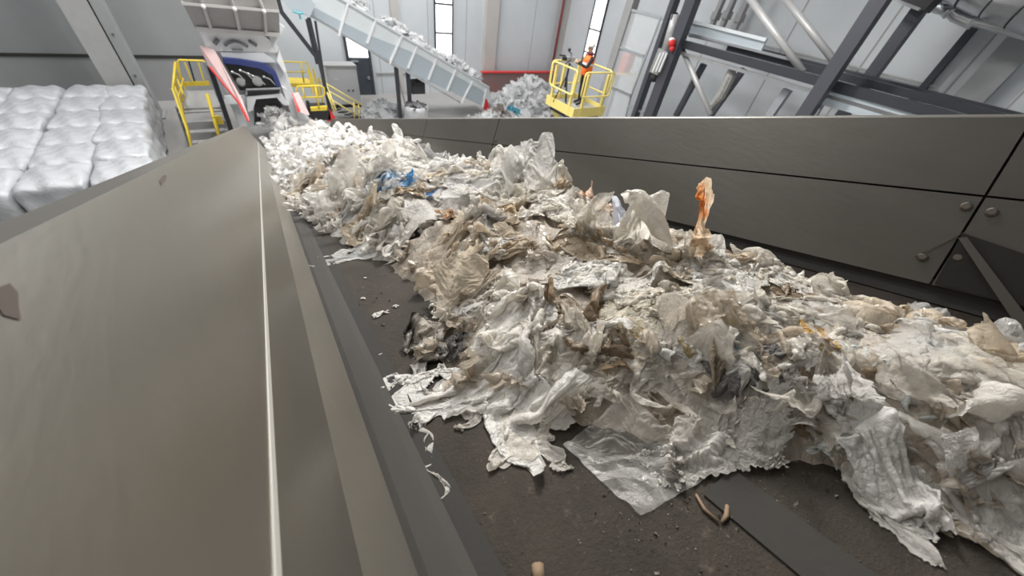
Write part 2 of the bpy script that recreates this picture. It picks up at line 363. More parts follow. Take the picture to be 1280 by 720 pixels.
for u,n in ((.111,.269),(.061,.263),(2.83,.33),(.135,.118),(.07,.135)):
    c = bp(wrx(n)-.002,u,n); nv = (Vector((-1,0,0))*.92+Vector(BN)*.39).normalized()
    b = MB().tube([c+nv*-.004,c+nv*.004,c+nv*.008], [.0125,.0125,.008], 12)
    b.build('bolt', M['bolt'], rw, smooth=False)
def wallstrip(pts, mt, name, lift=.004, th=.005):
    m = MB(); vs = [bp(wrx(n)-lift,u,n) for u,n in pts]; m.prism(vs, (-th*.92, th*.39*BN[1], th*.39*BN[2])); return m.build(name, mt, rw)
wallstrip([(.09,.19),(.075,.195),(-.2,-.06),(-.19,-.09)], M['steel_right'], 'strap', .02, .004)
wallstrip([(.15,.115),(.135,.135),(.085,.205),(.095,.185)], M['rust'], 'bracket')
wallstrip([(.088,.20),(.082,.055),(-.35,.05),(-.35,.12),(-.1,.16)], M['rubber'], 'rubber_flap', .003, .006)
# legs under the conveyor
for u in (.4, 4.2, 8):
    for x in (-.2, 1.8):
        p = bp(x,u,-.05); MB().box((p.x-.06,p.y-.06,0),(p.x+.06,p.y+.06,p.z)).build('leg', M['anthracite'], root)
sweep([(-.12,-.02),(1.72,-.02),(1.72,-.22),(-.12,-.22)], -1.2, UE).build('belt_frame', M['anthracite'], root)

# ================================================================== wrapped bales
rng = random.Random(5)
def bale_mesh(sd):
    r = np.random.RandomState(sd); n = 13
    g = np.linspace(-1,1,n); vs = []; fs = []; idx = {}
    def vid(i,j,k):
        key = (i,j,k)
        if key not in idx:
            p = np.array([g[i],g[j],g[k]]); q = np.array(p)
            # rounded, bulging box with a pillow top gathered towards its middle
            q = p/ (np.sum(np.abs(p)**14)**(1/14.0))
            e = np.array([.465,.54,.5])*q
            top = max(0,p[2])
            e[2] += .03*top*(1-p[0]**2)*(1-p[1]**2)*2 + top*.025*math.sin(7*p[0]+3*p[1]+sd)
            e += .014*np.array([math.sin(5*p[1]+sd)+math.sin(9*p[2]+2*sd), math.sin(6*p[0]+1.3*sd)+math.sin(8*p[2]+sd), .9*math.sin(11*p[0]+sd)*math.sin(10*p[1]-sd)])
            e += r.uniform(-.007,.007,3)
            idx[key] = len(vs); vs.append(tuple(e))
        return idx[key]
    for a in range(n-1):
        for b in range(n-1):
            for (f,s) in ((lambda a,b:(a,b,0),1),(lambda a,b:(a,b,n-1),0),(lambda a,b:(0,a,b),1),(lambda a,b:(n-1,a,b),0),(lambda a,b:(a,0,b),0),(lambda a,b:(a,n-1,b),1)):
                q = [vid(*f(a,b)),vid(*f(a+1,b)),vid(*f(a+1,b+1)),vid(*f(a,b+1))]
                fs.append(tuple(q[::-1] if s else q))
    me = bpy.data.meshes.new('plastic_bale'); me.from_pydata(vs, [], fs); me.shade_smooth()
    uvl = me.uv_layers.new(name='UVMap')
    co_ = np.array(vs); li = np.zeros(len(me.loops), dtype=np.int32); me.loops.foreach_get('vertex_index', li)
    uvv = np.stack([co_[li,0]+co_[li,2]*.7, co_[li,1]+co_[li,2]*.5], 1)*.35; uvl.data.foreach_set('uv', uvv.astype(np.float32).ravel())
    me.materials.append(FM['wrap']); return me
bmeshes = [bale_mesh(s) for s in range(5)]
colx = [-2.58,-3.52,-4.46,-5.40]
names_col = ['column nearest the grey steel column','second column from the grey steel column','third column from the grey steel column','fourth column from the grey steel column','outermost column away from the steel column']
ords = ['first','second','third','fourth','fifth','sixth','last']
for ci,cxx in enumerate(colx):
    for ri in range(6):
        o = bpy.data.objects.new('plastic_bale', bmeshes[(ci*3+ri*2)%5]); C.objects.link(o)
        o.location = (cxx+rng.uniform(-.02,.02)-(.07*ri if ci==0 else .03*ri), 9.15+.53+ri*1.07+rng.uniform(-.03,.03), .52); o.scale = (1,1,rng.uniform(.97,1.04)); o.color = (.50,.515,.54,1)
        o.modifiers.new('sub','SUBSURF').levels = 1; o.modifiers['sub'].render_levels = 1
        tag(o, 'white film wrapped bale, %s counting back in the %s' % (ords[ri], names_col[ci]), 'bale', 'wrapped bales in columns beside the conveyor')

# ================================================================== shredder
def quad(mb, p, th=(0,.03,0)): return mb.prism(p, th)
sh = thing('waste_shredder', 'white and navy waste shredder standing over the far end of the belt', 'shredder', (.35,12.6,0))
YS = 12.0
P = lambda x,y,d=0: A(x,y,Y=YS+d)
body = MB(); body.prism([P(249,40,.02),P(338,40,.02),P(349,62,.02),P(372,132,.02),P(388,150,.02),P(300,160,.02)], (0,1.9,0))
body.build('body', M['cabinet'], sh, bevel=.02)
fp = MB(); fp.prism([P(252,39,-.12),P(262,38,-.12),P(320,41,-.12),P(326,41,-.12),P(337,50,-.12),P(348,66,-.05),P(258,64,-.05)], (0,.15,0))
fp.build('front_panel', M['white'], sh, bevel=.01)
def strip(pts, w, mt, name, d=-.135):
    m = MB()
    m.tube([P(x,y,d) for x,y in pts], w, 6)
    return m.build(name, mt, sh)
strip([(268,55),(273,49)], .045, M['grey_logo'], 'emblem_bar'); strip([(311,51),(321,57)], .04, M['grey_logo'], 'emblem_bar')
strip([(281,57),(285,53.5),(292,51.5),(299,52.5),(306,56),(310,58.5)], .034, M['grey_logo'], 'emblem_arc')
for i in range(7):
    x = 290+i*2; MB().box(tuple(P(x,62.2+.05*i,-.12)+Vector((0,-.02,-.012))), tuple(P(x+1.5,61.2+.05*i,-.12)+Vector((0,0,.012)))).build('emblem_letter', M['grey_logo'], sh) if i<7 else None
# navy hood and dark machinery under it
hood = MB(); hood.prism([P(278,72,-.2),P(300,74,-.2),P(330,79,-.2),P(345,90,-.2),P(352,108,-.2),P(346,110,-.2),P(340,95,-.2),P(326,87,-.2),P(300,82,-.2),P(280,80,-.2)], (0,.4,0))
hood.build('hood', M['blue'], sh, bevel=.02)
hp = MB(); hp.prism([P(275,66,-.1),P(330,66,-.1),P(345,78,-.1),P(330,78,-.1),P(300,73,-.1),P(278,71,-.1)], (0,.15,0)); hp.build('hood_panel', M['cabinet'], sh)
MB().prism([P(280,79,-.12),P(328,87,-.12),P(350,110,-.12),P(300,113,-.12)], (0,.1,0)).build('machine_bay', M['black'], sh)
for x,y,r in ((322,102,.11),(301,103,.09)):
    c = P(x,y,-.2); MB().tube([c,c+Vector((0,.12,0))], r, 18).tube([c+Vector((0,-.02,0)),c], r*.6, 14).build('pulley', M['column'], sh)
for k,(x,y) in enumerate(((290,90),(300,88),(310,92),(316,95),(330,96))):
    c = P(x,y,-.17); MB().tube([c,c+Vector((.12,0,-.06)),c+Vector((.2,.0,-.2))], .018, 6).build('hose', M['column'], sh)
    MB().ball(c, .03).build('fitting', M['galv'], sh)
MB().prism([P(307,112,-.22),P(350,110,-.22),P(352,117,-.22),P(308,119,-.22)], (0,.1,0)).build('cross_member', M['black'], sh)
MB().tube([P(308,118,-.3),P(308,112,-.3),P(350,110.5,-.3),P(350,116,-.3)], .025, 8).build('guard_rail', M['galv'], sh)
MB().prism([P(280,120,-.15),P(308,119,-.15),P(308,130,-.15),P(282,130,-.15)], (0,.06,0)).build('side_plate', M['cabinet'], sh)
MB().prism([P(308,121,-.25),P(352,117,-.25),P(362,132,-.25),P(354,131,-.25),P(346,122,-.25),P(320,124,-.25),P(316,138,-.25),P(310,140,-.25)], (0,.2,0)).build('discharge_frame', M['cabinet'], sh)
MB().prism([P(318,124,-.12),P(346,122,-.12),P(360,146,-.12),P(318,156,-.12)], (0,.05,0)).build('discharge_opening', M['black'], sh)
MB().prism([P(349,62,-.1),P(358,88,-.1),P(356,92,-.1),P(346,76,-.1)], (0,.2,0)).build('corner_post', M['white'], sh)
MB().prism([P(352,108,-.1),P(358,112,-.1),P(366,130,-.1),P(374,148,-.1),P(366,150,-.1)], (0,.3,0)).build('corner_post', M['cabinet'], sh)
# hopper above, open tray with ribs
hop = MB(); hop.prism([P(227,2,-.5),P(349,14,-.5),P(350,44,-.2),P(344,43,-.2),P(247,36,-.2),P(243,34,-.2)], (0,1.6,.3)).build('hopper', M['hopper'], sh, bevel=.01)
MB().prism([P(224,-16,-.62),P(344,-5,-.62),P(349,13,-.5),P(228,4,-.5)], (0,1.6,.3)).build('hopper_band', M['hopper_rib'], sh, bevel=.01)
MB().bar(P(227,4,-.55),P(349,14,-.55),.06,.05).build('hopper_flange', M['hopper_rib'], sh)
MB().bar(P(246,36,-.25),P(350,43.5,-.25),.06,.08).build('hopper_flange', M['hopper_rib'], sh)
for a,b,c in (((250,0),(254,8),(263,34)),((289,2),(293,11),(299,37)),((325,4),(330,14),(332,41))):
    MB().bar(P(*b,-.53),P(*c,-.26),.06,.07).bar(P(a[0]-5,a[1]-14,-.63),P(*b,-.53),.05,.06).build('hopper_rib', M['hopper_rib'], sh)
    MB().ball(P(*b,-.57), .045, sc=(1,.6,1)).build('lug', M['white'], sh)
MB().prism([P(350,30,-.1),P(356,34,-.1),P(341,58,-.1),P(336,46,-.1)], (0,.2,0)).build('hopper_gusset', M['cabinet'], sh)
# hinged guard on its near corner
g = thing('side_guard', 'tall tilted pink guard plate with red edge at the shredder', 'guard', tuple(A(300,150,Y=11.5)))
q = [A(250,57,Y=11.9),A(268,62,Y=11.85),A(303,125,Y=11.3),A(312,150,Y=11.0),A(308,151,Y=11.0),A(296,125,Y=11.3),A(262,84,Y=11.75)]
MB().prism(q, (-.02,.03,0)).build('plate', M['pink'], g)
MB().tube([A(262,84,Y=11.73),A(285,112,Y=11.45),A(298,128,Y=11.25),A(311,152,Y=10.97)], .022, 8).build('red_edge', M['red'], g)
MB().bar(A(262,83,Y=11.95),A(290,165,Y=11.9),.12,.1).build('strut', M['cloth_dark'], g)
MB().bar(A(255,78,Y=12.0),A(275,128,Y=12.0),.05,.05).build('edge_rail', M['galv'], g)
g2 = thing('side_guard', 'short tilted pink guard plate beside the yellow steps', 'guard', tuple(A(375,150,Y=11.8)))
MB().prism([A(366,117,Y=11.9),A(372,116,Y=11.9),A(386,144,Y=11.7),A(374,140,Y=11.6)], (.03,.05,0)).build('plate', M['pink'], g2)
MB().prism([A(365,117,Y=11.88),A(375,139,Y=11.58),A(372,141,Y=11.58),A(369,130,Y=11.7)], (.02,.03,0)).build('red_edge', M['red'], g2)
MB().bar(A(384,126,Y=12.1),A(388,146,Y=12.1),.1,.08).build('post', M['black'], g2)

# ================================================================== yellow steps and platforms
def rails(mb, pts, r=.024): return mb.tube(pts, r, 8)
st = thing('access_stairs', 'steep yellow railed stair and landing between bales and shredder', 'stairs', (-1.3,13.6,0))
x0,x1 = -1.78,-.78
for i in range(5):
    z = .10+i*.19; y = 12.45+i*.24
    MB().box((x0,y,z-.03),(x1,y+.22,z)).build('tread', M['column'], st)
MB().box((x0,13.6,.84),(x1,15.3,.9)).build('landing', M['column'], st)
for x in (x0,x1): MB().bar((x,12.4,.0),(x,13.65,.88),.03,.2).build('stringer', M['anthracite'], st)
m = MB(); rails(m, [A(240,188,Y=12.35),A(233,160,Y=12.7),A(216,112,Y=13.4),A(215,112,Y=13.5)], .03); rails(m,[A(216,112,Y=13.45),A(219,78,Y=15.1)],.03)
rails(m,[A(238,172,Y=12.6),A(223,122,Y=13.4),A(229,98,Y=15.1)],.02)
m.build('handrail', M['yellow'], st, smooth=True)
for k,(p,q) in enumerate((((216,112),(229,148)),((219,78),(232,112)),((217,97),(230,130)),((218,88),(231,122)))):
    y = (13.45,15.1,14.2,14.6)[k]; MB().bar(A(*p,Y=y),A(*q,Y=y),.045).build('baluster', M['yellow'], st)
for p,q in (((219,92),(230,120)),((217,104),(230,140)),): MB().bar(A(*p,Y=15.1),A(*q,Y=13.5),.03,.12).build('kick_plate', M['yellow'], st)
m = MB(); rails(m,[A(226,100,Y=15.25),A(222,77,Y=15.25),A(224,75,Y=15.25),A(254,76,Y=15.25),A(256,78,Y=15.25)]); m.bar(A(230,105,Y=15.25),A(262,104,Y=15.25),.03,.12)
m.build('back_rail', M['yellow'], st, smooth=False)
for p,q in (((231,78),(241,104)),((248,78),(256,104))): MB().bar(A(*p,Y=15.25),A(*q,Y=15.25),.04).build('baluster', M['yellow'], st)
MB().tube([A(259,118,Y=13.5),A(273,168,Y=12.5)], .045, 8).build('handrail', M['yellow'], st, smooth=True)
MB().bar(A(270,145,Y=12.9),A(275,155,Y=12.9),.06,.2).build('kick_plate', M['yellow'], st)
m = MB()
for p,q in (((238,30),(243,30)),): pass
MB().bar(A(234,70,Y=15.4),A(244,104,Y=15.4),.04).build('pipe', M['black'], st)

sp = thing('access_platform', 'yellow railed stair platform at the shredder side by the grey cabinet', 'platform', (2.3,14.2,0))
Y1, Y2 = 14.8, 13.2
MB().prism([A(360,104,Y=Y1),A(390,105,Y=Y1),A(388,110,Y=Y1),A(359,108,Y=Y1)], (0,.7,0)).build('toe_board', M['yellow'], sp)
m = MB(); rails(m,[A(356,105,Y=Y1),A(351,79,Y=Y1),A(352,77,Y=Y1),A(384,78,Y=Y1),A(391,106,Y=Y1)]); rails(m,[A(354,90,Y=Y1),A(384,90,Y=Y1)],.018); rails(m,[A(376,78,Y=Y1),A(380,103,Y=Y1)])
m.build('upper_rail', M['yellow'], sp, smooth=True)
m = MB()
for p,q in (((384,80),(392,118)),((391,86),(399,120)),((398,97),(405,135)),((388,90),(398,130))): m.bar(A(*p,Y=14),A(*q,Y=14),.05)
m.build('post', M['yellow'], sp)
m = MB(); rails(m,[A(372,123,Y=Y2),A(370,112,Y=Y2),A(372,108,Y=Y2),A(400,107,Y=Y2),A(405,110,Y=Y2),A(406,118,Y=Y2),A(402,121,Y=Y2),A(374,122,Y=Y2)])
rails(m,[A(378,109,Y=Y2),A(381,123,Y=Y2)]); rails(m,[A(394,108,Y=Y2),A(399,136,Y=Y2)])
m.build('lower_rail', M['yellow'], sp, smooth=True)
MB().prism([A(387,135,Y=Y2),A(409,133,Y=Y2),A(409,138,Y=Y2),A(388,139,Y=Y2)], (0,.1,0)).build('toe_board', M['yellow'], sp)
MB().prism([A(388,139,Y=Y2),A(412,138,Y=Y2),A(414,150,Y=Y2),A(390,150,Y=Y2)], (0,.8,0)).build('deck_frame', M['black'], sp)
MB().prism([A(412,137,Y=Y2),A(419,146,Y=Y2),A(418,152,Y=Y2),A(410,152,Y=Y2)], (0,.1,0)).build('red_foot', M['red'], sp)
m = MB()
for a,b in (((400,100),(452,131)),((404,110),(450,136)),((410,122),(444,143))): rails(m,[A(*a,Y=13.9),A(*b,Y=14.3)],.026)
rails(m,[A(442,128,Y=14.2),A(443,148,Y=14.2)],.026); rails(m,[A(448,130,Y=14.3),A(449,148,Y=14.3)],.026); rails(m,[A(404,103,Y=13.9),A(418,140,Y=13.5)],.026); rails(m,[A(408,106,Y=13.9),A(420,138,Y=13.5)],.026)
m.build('stair_rail', M['pale_yellow'], sp, smooth=True)
for i in range(4): MB().bar(A(418+i*8,138+i*3,Y=14.2),A(424+i*8,136+i*3,Y=14.8),.2,.03).build('tread', M['anthracite'], sp)
# control cabinet
kc = thing('control_cabinet', 'light grey electrical cabinet between the yellow platform and dark door', 'cabinet', (3.0,16.2,0))
MB().box((2.62,15.9,.12),(3.72,16.5,1.42)).build('body', M['cabinet'], kc, bevel=.01)
MB().box((2.70,15.87,.2),(3.64,15.9,1.34)).build('door', M['cabinet'], kc)
MB().box((2.6,15.85,1.42),(3.74,16.5,1.46)).build('top', M['wall_joint'], kc)
MB().box((2.65,15.92,0),(3.70,16.5,.12)).build('plinth', M['black'], kc)
for x in (3.3,3.46): MB().tube([(x,15.87,.62),(x,15.83,.62)], .035, 10).build('knob', M['bolt'], kc)
MB().box((2.85,15.865,.98),(3.0,15.87,1.02)).build('label_plate', M['white'], kc)
# ================================================================== inclined conveyor
def s3(x,y): return (420+x/4.5, y/4.5)
ic = thing('inclined_conveyor', 'pale blue grey ribbed conveyor rising over the hall towards the shredder hopper', 'conveyor', (5.5,14.4,0))
YI = 14.0; Q = lambda p,d=0: A(p[0],p[1],Y=YI+d)
top = [s3(-320,-215),s3(50,0),s3(860,490)]; bot = [s3(-330,-20),s3(0,165),s3(300,362),s3(830,600)]
MB().prism([Q(top[0]),Q(top[1]),Q(top[2]),Q(s3(872,545)),Q(bot[3]),Q(bot[2]),Q(bot[1]),Q(bot[0])], (0,.05,0)).prism([Q(p)+Vector((0,1.15,0)) for p in (top[0],top[1],top[2],s3(872,545),bot[3],bot[2],bot[1],bot[0])], (0,.05,0)).build('side_panel', M['conv_light'], ic)
MB().prism([Q(s3(-320,-60),-.012),Q(s3(0,105),-.012),Q(s3(180,195),-.012),Q(s3(470,310),-.012),Q(s3(840,520),-.012),Q(s3(830,598),-.012),Q(s3(300,358),-.012),Q(s3(0,162),-.012),Q(s3(-320,-22),-.012)], (0,.01,0)).build('lower_panel', M['conv_panel'], ic)
MB().bar(Q(top[0],-.02),Q(top[2],-.02),.09,.05).build('top_rail', M['conv_light'], ic)
MB().bar(Q(bot[0],-.02),Q(s3(700,578),-.02),.09,.06).build('bottom_rail', M['galv'], ic)
for a,b in (((-130,-95),(-175,85)),((65,20),(15,200)),((220,115),(175,245)),((370,200),(300,360)),((455,260),(405,385)),((565,330),(520,450)),((675,390),(625,510)),((770,455),(705,580)),((845,500),(825,600))):
    MB().bar(Q(s3(*a),-.04),Q(s3(*b),-.04),.07,.06).build('rib', M['white'], ic)
MB().prism([Q(top[0])+Vector((0,.05,-.2)),Q(top[2])+Vector((0,.05,-.2)),Q(top[2])+Vector((0,1.15,-.2)),Q(top[0])+Vector((0,1.15,-.2))], (0,0,-.03)).build('belt', M['rubber'], ic)
for x in (338,402):
    p = A(420+x/4.5,85,Y=YI+.1); MB().box((p.x-.06,p.y-.06,0),(p.x+.06,p.y+.06,p.z+.3)).build('leg', M['anthracite'], ic)
MB().bar(A(420+345/4.5,90,Y=YI+.1),A(420+400/4.5,140,Y=YI+.1),.05).build('brace', M['column'], ic)
MB().box(tuple(A(418+440/4.5,118,Y=YI+.2)),tuple(A(420+500/4.5,103,Y=YI+.2)+Vector((0,.5,0)))).build('drive_box', M['anthracite'], ic)
MB().prism([A(438/4.5+420,104,Y=YI+.15),A(505/4.5+420,102,Y=YI+.15),A(488/4.5+420,108,Y=YI+.15),A(430/4.5+420,109,Y=YI+.15)], (0,.5,0)).build('drive_hood', M['black'], ic)
MB().prism([Q(s3(828,560),-.05),Q(s3(850,560),-.05),Q(s3(865,615),-.05),Q(s3(838,625),-.05)], (0,.06,0)).build('red_guard', M['red'], ic)
# head end above the shredder with its struts
hs = thing('conveyor_trestle', 'dark crossed steel struts under the upper end of the pale conveyor', 'trestle', (2.0,14.0,0))
for a,b,w in (((348,10),(396,72),.12),((386,22),(404,98),.09),((383,24),(396,80),.06),((394,26),(405,98),.06),((345,-10),(352,16),.1)):
    MB().bar(A(*a,Y=13.8),A(*b,Y=13.8),w).build('strut', M['anthracite'], hs)
p = A(404,98,Y=13.8); MB().box((p.x-.05,p.y-.05,0),(p.x+.05,p.y+.05,p.z)).build('leg', M['anthracite'], hs)
MB().prism([A(352,0,Y=13.7),A(385,-6,Y=13.7),A(394,6,Y=13.7),A(388,20,Y=13.7),A(366,14,Y=13.7)], (0,.3,0)).build('bracket', M['plate'], hs)
MB().tube([A(366,14,Y=13.65),A(374,17,Y=13.65),A(376,24,Y=13.65)],.03,6).tube([A(374,17,Y=13.65),A(379,16,Y=13.65)],.03,6).build('cable_tie', mat('teal_strap',(.1,.4,.45),.5), hs)

# ================================================================== loading bay: red bin, waste heaps
bn = thing('waste_bay', 'low worn red and grey bay wall behind the big white waste heap', 'bay', (12.5,17,0))
MB().box((9.9,16.9,0),(14.45,17.05,.95)).build('wall_panel', M['red_bin'], bn)
MB().box((9.85,16.86,.95),(14.5,17.1,1.0)).build('top_rail', M['red'], bn)
MB().box((12.7,16.87,.1),(13.5,16.9,.62)).build('red_patch', M['red'], bn)
def scrap_heap(name, cx, cy, rx, ry, h, n, size, mt, seed, color, base_z=0.0, hfun=None, ddir=None):
    r = np.random.RandomState(seed); vs = []; fs = []; uvs = []
    K = 5; g = np.linspace(-1,1,K)
    # core mound
    NR, NA = 9, 26
    for i in range(NR+1):
        for j in range(NA):
            a = 2*math.pi*j/NA; q = i/NR; x = cx+rx*q*math.cos(a); y = cy+ry*q*math.sin(a)
            z = base_z+h*(1-q**1.5)*(1+.25*r.uniform(-1,1))
            vs.append((x,y,z)); uvs.append((x,y))
    for i in range(NR):
        for j in range(NA):
            fs.append((i*NA+j,(i+1)*NA+j,(i+1)*NA+(j+1)%NA,i*NA+(j+1)%NA))
    for k in range(n):
        a = r.uniform(0,2*math.pi); q = math.sqrt(r.uniform(0,1)); x = cx+rx*q*math.cos(a); y = cy+ry*q*math.sin(a)
        z = base_z+h*(1-q**1.5)+r.uniform(-.02,.08)*h/.8
        s = size*r.uniform(.5,1.3); ax = r.normal(size=3); ax /= np.linalg.norm(ax)
        e1 = np.cross(ax,[0,0,1.]); e1 /= np.linalg.norm(e1)+1e-6; e2 = np.cross(ax,e1); o = len(vs)
        f1,f2,p1,p2 = r.uniform(1.5,4,4)
        for i in range(K):
            for j in range(K):
                u = g[i]*s*(1+.2*r.uniform(-1,1)); v = g[j]*s*.7*(1+.2*r.uniform(-1,1)); w = s*.35*math.sin(f1*g[i]*2+p1)*math.cos(f2*g[j]*2+p2)+s*.15*r.uniform(-1,1)
                p = np.array([x,y,z])+e1*u+e2*v+ax*w; p[2] = max(p[2], base_z+.01); vs.append(tuple(p)); uvs.append((u+k,v))
        fs += [(o+i*K+j,o+(i+1)*K+j,o+(i+1)*K+j+1,o+i*K+j+1) for i in range(K-1) for j in range(K-1)]
    me = bpy.data.meshes.new(name); me.from_pydata(vs, [], fs); me.shade_smooth()
    uvl = me.uv_layers.new(name='UVMap'); li = np.zeros(len(me.loops), dtype=np.int32); me.loops.foreach_get('vertex_index', li)
    uvl.data.foreach_set('uv', np.array(uvs)[li].astype(np.float32).ravel()); me.materials.append(mt)
    o = bpy.data.objects.new(name, me); C.objects.link(o); o.color = (*color,1); return o
tag(scrap_heap('film_heap', 11.0,14.3,2.2,1.6,1.25,420,.2,FM['white'],1,(.85,.86,.87)), 'high heap of white shredded film in front of the red bay wall', 'waste heap', kind='stuff')
tag(scrap_heap('film_heap', 8.2,12.6,1.6,1.0,.55,220,.17,FM['white'],2,(.84,.85,.86)), 'low spread of white shredded film under the foot of the pale conveyor', 'waste heap', kind='stuff')
tag(scrap_heap('film_heap', 12.6,12.6,1.6,1.4,.75,260,.2,FM['dirty'],3,(.62,.62,.62)), 'greyish lower heap of torn film beside the yellow lift basket', 'waste heap', kind='stuff')
hp_ = A(478,140,Z=.1)
tag(scrap_heap('film_heap', hp_.x,hp_.y,.8,.6,.5,120,.13,FM['white'],4,(.85,.87,.89)), 'small white film heap on the hall floor beside the yellow stair rail', 'waste heap', kind='stuff')
o = scrap_heap('film_scrap', A(640,140,Y=12.8).x,12.8,.22,.2,.25,14,.16,FM['solid'],9,(.12,.42,.55),base_z=.45); tag(o,'blue film scrap on the white heap below the red bay wall','film scrap')
o = scrap_heap('film_bundle', A(625,132,Y=12.6).x,12.6,.4,.3,.5,40,.15,FM['dirty'],10,(.42,.36,.33),base_z=.3); tag(o,'brown grey film bundle lying low in the white heap','film bundle')
# waste riding on the inclined conveyor
pr = [Q(s3(-250,-150)),Q(s3(100,35)),Q(s3(330,170)),Q(s3(450,245)),Q(s3(560,325)),Q(s3(680,380)),Q(s3(770,440))]
for i,(p,h) in enumerate(zip(pr,(.2,.28,.34,.3,.26,.36,.3))):
    o = scrap_heap('film_clump', p.x,p.y+.55,.62,.42,h,70,.13,FM['white'],20+i,(.86,.87,.88),base_z=p.z-.12)
    tag(o, ['topmost','second highest','third highest','middle','third lowest','second lowest','lowest'][i]+' clump of white film riding up the pale inclined conveyor', 'film clump', 'film riding the inclined conveyor')
pd = A(343,141,Y=11.75)
tag(scrap_heap('film_clump', pd.x,11.75,.42,.2,.45,80,.12,FM['white'],51,(.86,.86,.86),base_z=pd.z-.35), 'white film clump tumbling out of the dark shredder mouth', 'film clump', kind='stuff')
# bag of cut film under the conveyor
p = A(490+33,145,Y=13.6); t = thing('waste_sack', 'clear sack full of grey film bits beneath the pale conveyor', 'sack', (p.x,13.8,0))
m = MB(); m.tube([(p.x,13.8,0),(p.x,13.8,.2),(p.x,13.8,.45),(p.x,13.8,.62)], [.42,.48,.46,.44], 16); m.build('bag', mat('grey_sack',(.5,.51,.52),.35,0,.6,8), t, smooth=True)
o = scrap_heap('contents', p.x,13.8,.4,.4,.12,40,.09,FM['dark'],31,(.3,.3,.32),base_z=.6); o.location = -Vector((p.x,13.8,0)); o.parent = t

# ================================================================== lift basket with a person filming
bx0,bx1,by0,by1,bz = 8.5,9.85,8.7,10.1,1.8
lb = thing('lift_basket', 'yellow railed lift basket carrying the person in orange vest', 'lift', (9.2,9.4,0))
MB().box((bx0,by0,bz-.03),(bx1,by1,bz)).build('deck', M['column'], lb)
MB().box((bx0-.03,by0-.03,bz-.16),(bx1+.03,by0,bz+.12)).box((bx0-.03,by1,bz-.16),(bx1+.03,by1+.03,bz+.12)).box((bx0-.03,by0,bz-.16),(bx0,by1,bz+.12)).box((bx1,by0,bz-.16),(bx1+.03,by1,bz+.12)).build('toe_board', M['pale_yellow'], lb)
for x,y in ((bx0,by0+.25),(bx0,by1-.2),(bx1-.18,by0),(bx0+.3,by0),(bx1,by1-.2),(bx0+.5,by1),(bx1-.2,by1)):
    MB().box((x-.04,y-.04,bz-.16),(x+.04,y+.04,bz+1.05)).build('post', M['pale_yellow'], lb)
def rr(p0,p1,z0,z1):
    p0 = Vector(p0); d = Vector(p1)-p0; L = d.length; d /= L; r = .1; pts = []
    for cx_,cz_,a0 in ((L-r,z1-r,0),(r,z1-r,90),(r,z0+r,180),(L-r,z0+r,270)):
        for k in range(4):
            a = math.radians(a0+30*k); pts.append(p0+d*(cx_+r*math.cos(a))+Vector((0,0,cz_+r*math.sin(a))))
    return pts+[pts[0],pts[1]]
for p0,p1 in (((bx0-.05,by0+.15,0),(bx0-.05,by1-.05,0)),((bx0+.1,by0-.05,0),(bx1,by0-.05,0)),((bx1+.05,by0+.1,0),(bx1+.05,by1,0)),((bx0,by1+.05,0),(bx1,by1+.05,0))):
    MB().tube(rr(p0,p1,bz+.45,bz+1.12), .026, 8, cap=False).build('guard_rail', M['pale_yellow'], lb, smooth=True)
for a,b in (((8.7,8.9,.1),(9.7,9.9,1.5)),((9.7,8.9,.1),(8.7,9.9,1.5))): MB().bar(a,b,.12,.16).build('scissor_arm', M['pale_yellow'], lb)
MB().box((8.5,8.7,0),(9.85,10.1,.25)).build('base', M['anthracite'], lb)
MB().box((8.6,8.8,1.5),(9.75,10.0,1.64)).build('carrier', M['anthracite'], lb)
# the person
px_, py_ = 9.32, 9.38
me = bpy.data.meshes.new('person'); J = {}; vs = []; es = []; rad = []
fwd = Vector((-.93,.25,0)).normalized(); side = Vector((-fwd.y,fwd.x,0))  # side = the figure's left
def jv(name, f, s, z, r, par=None):
    J[name] = len(vs); vs.append(tuple(fwd*f+side*s+Vector((0,0,z)))); rad.append(r)
    if par: es.append((J[par], J[name]))
jv('pelvis',0,0,.93,.135); jv('belly',.01,0,1.08,.13,'pelvis'); jv('chest',.0,0,1.28,.15,'belly'); jv('neck',.01,0,1.45,.062,'chest'); jv('head0',.03,0,1.54,.075,'neck'); jv('head1',.035,0,1.64,.088,'head0'); jv('head2',.03,0,1.71,.07,'head1')
for s,n in ((1,'l'),(-1,'r')):
    jv('hip'+n,0,.10*s,.86,.095,'pelvis'); jv('knee'+n,.03*s+.02,.12*s,.48,.062,'hip'+n); jv('ank'+n,.03*s,.13*s,.09,.045,'knee'+n); jv('toe'+n,.03*s+.17,.15*s,.04,.038,'ank'+n)
    jv('sh'+n,0,.19*s,1.37,.068,'chest'); jv('elb'+n,.17,.24*s,1.13,.048,'sh'+n); jv('wri'+n,.40,.14*s,1.22,.032,'elb'+n); jv('pal'+n,.47,.12*s,1.25,.032,'wri'+n)
    for k in range(4): jv('fin%d'%k+n,.545-.008*abs(k-1),.12*s+.02*(k-1.5),1.262-.006*k,.010,'pal'+n); jv('tip%d'%k+n,.57-.008*abs(k-1),.115*s+.02*(k-1.5),1.235,.008,'fin%d'%k+n)
    jv('thu'+n,.50,(.12-.045)*s,1.28,.011,'pal'+n); jv('thut'+n,.535,(.12-.055)*s,1.285,.009,'thu'+n)
me.from_pydata(vs, es, [])
pt = bpy.data.objects.new('person_rig', me); C.objects.link(pt)
md = pt.modifiers.new('skin','SKIN'); sv = me.skin_vertices[0].data
for i,r in enumerate(rad): sv[i].radius = (r, r*(.82 if i < 4 else 1)); sv[i].use_root = (i == 0)
ss = pt.modifiers.new('sub','SUBSURF'); ss.levels = 2
bpy.context.view_layer.update()
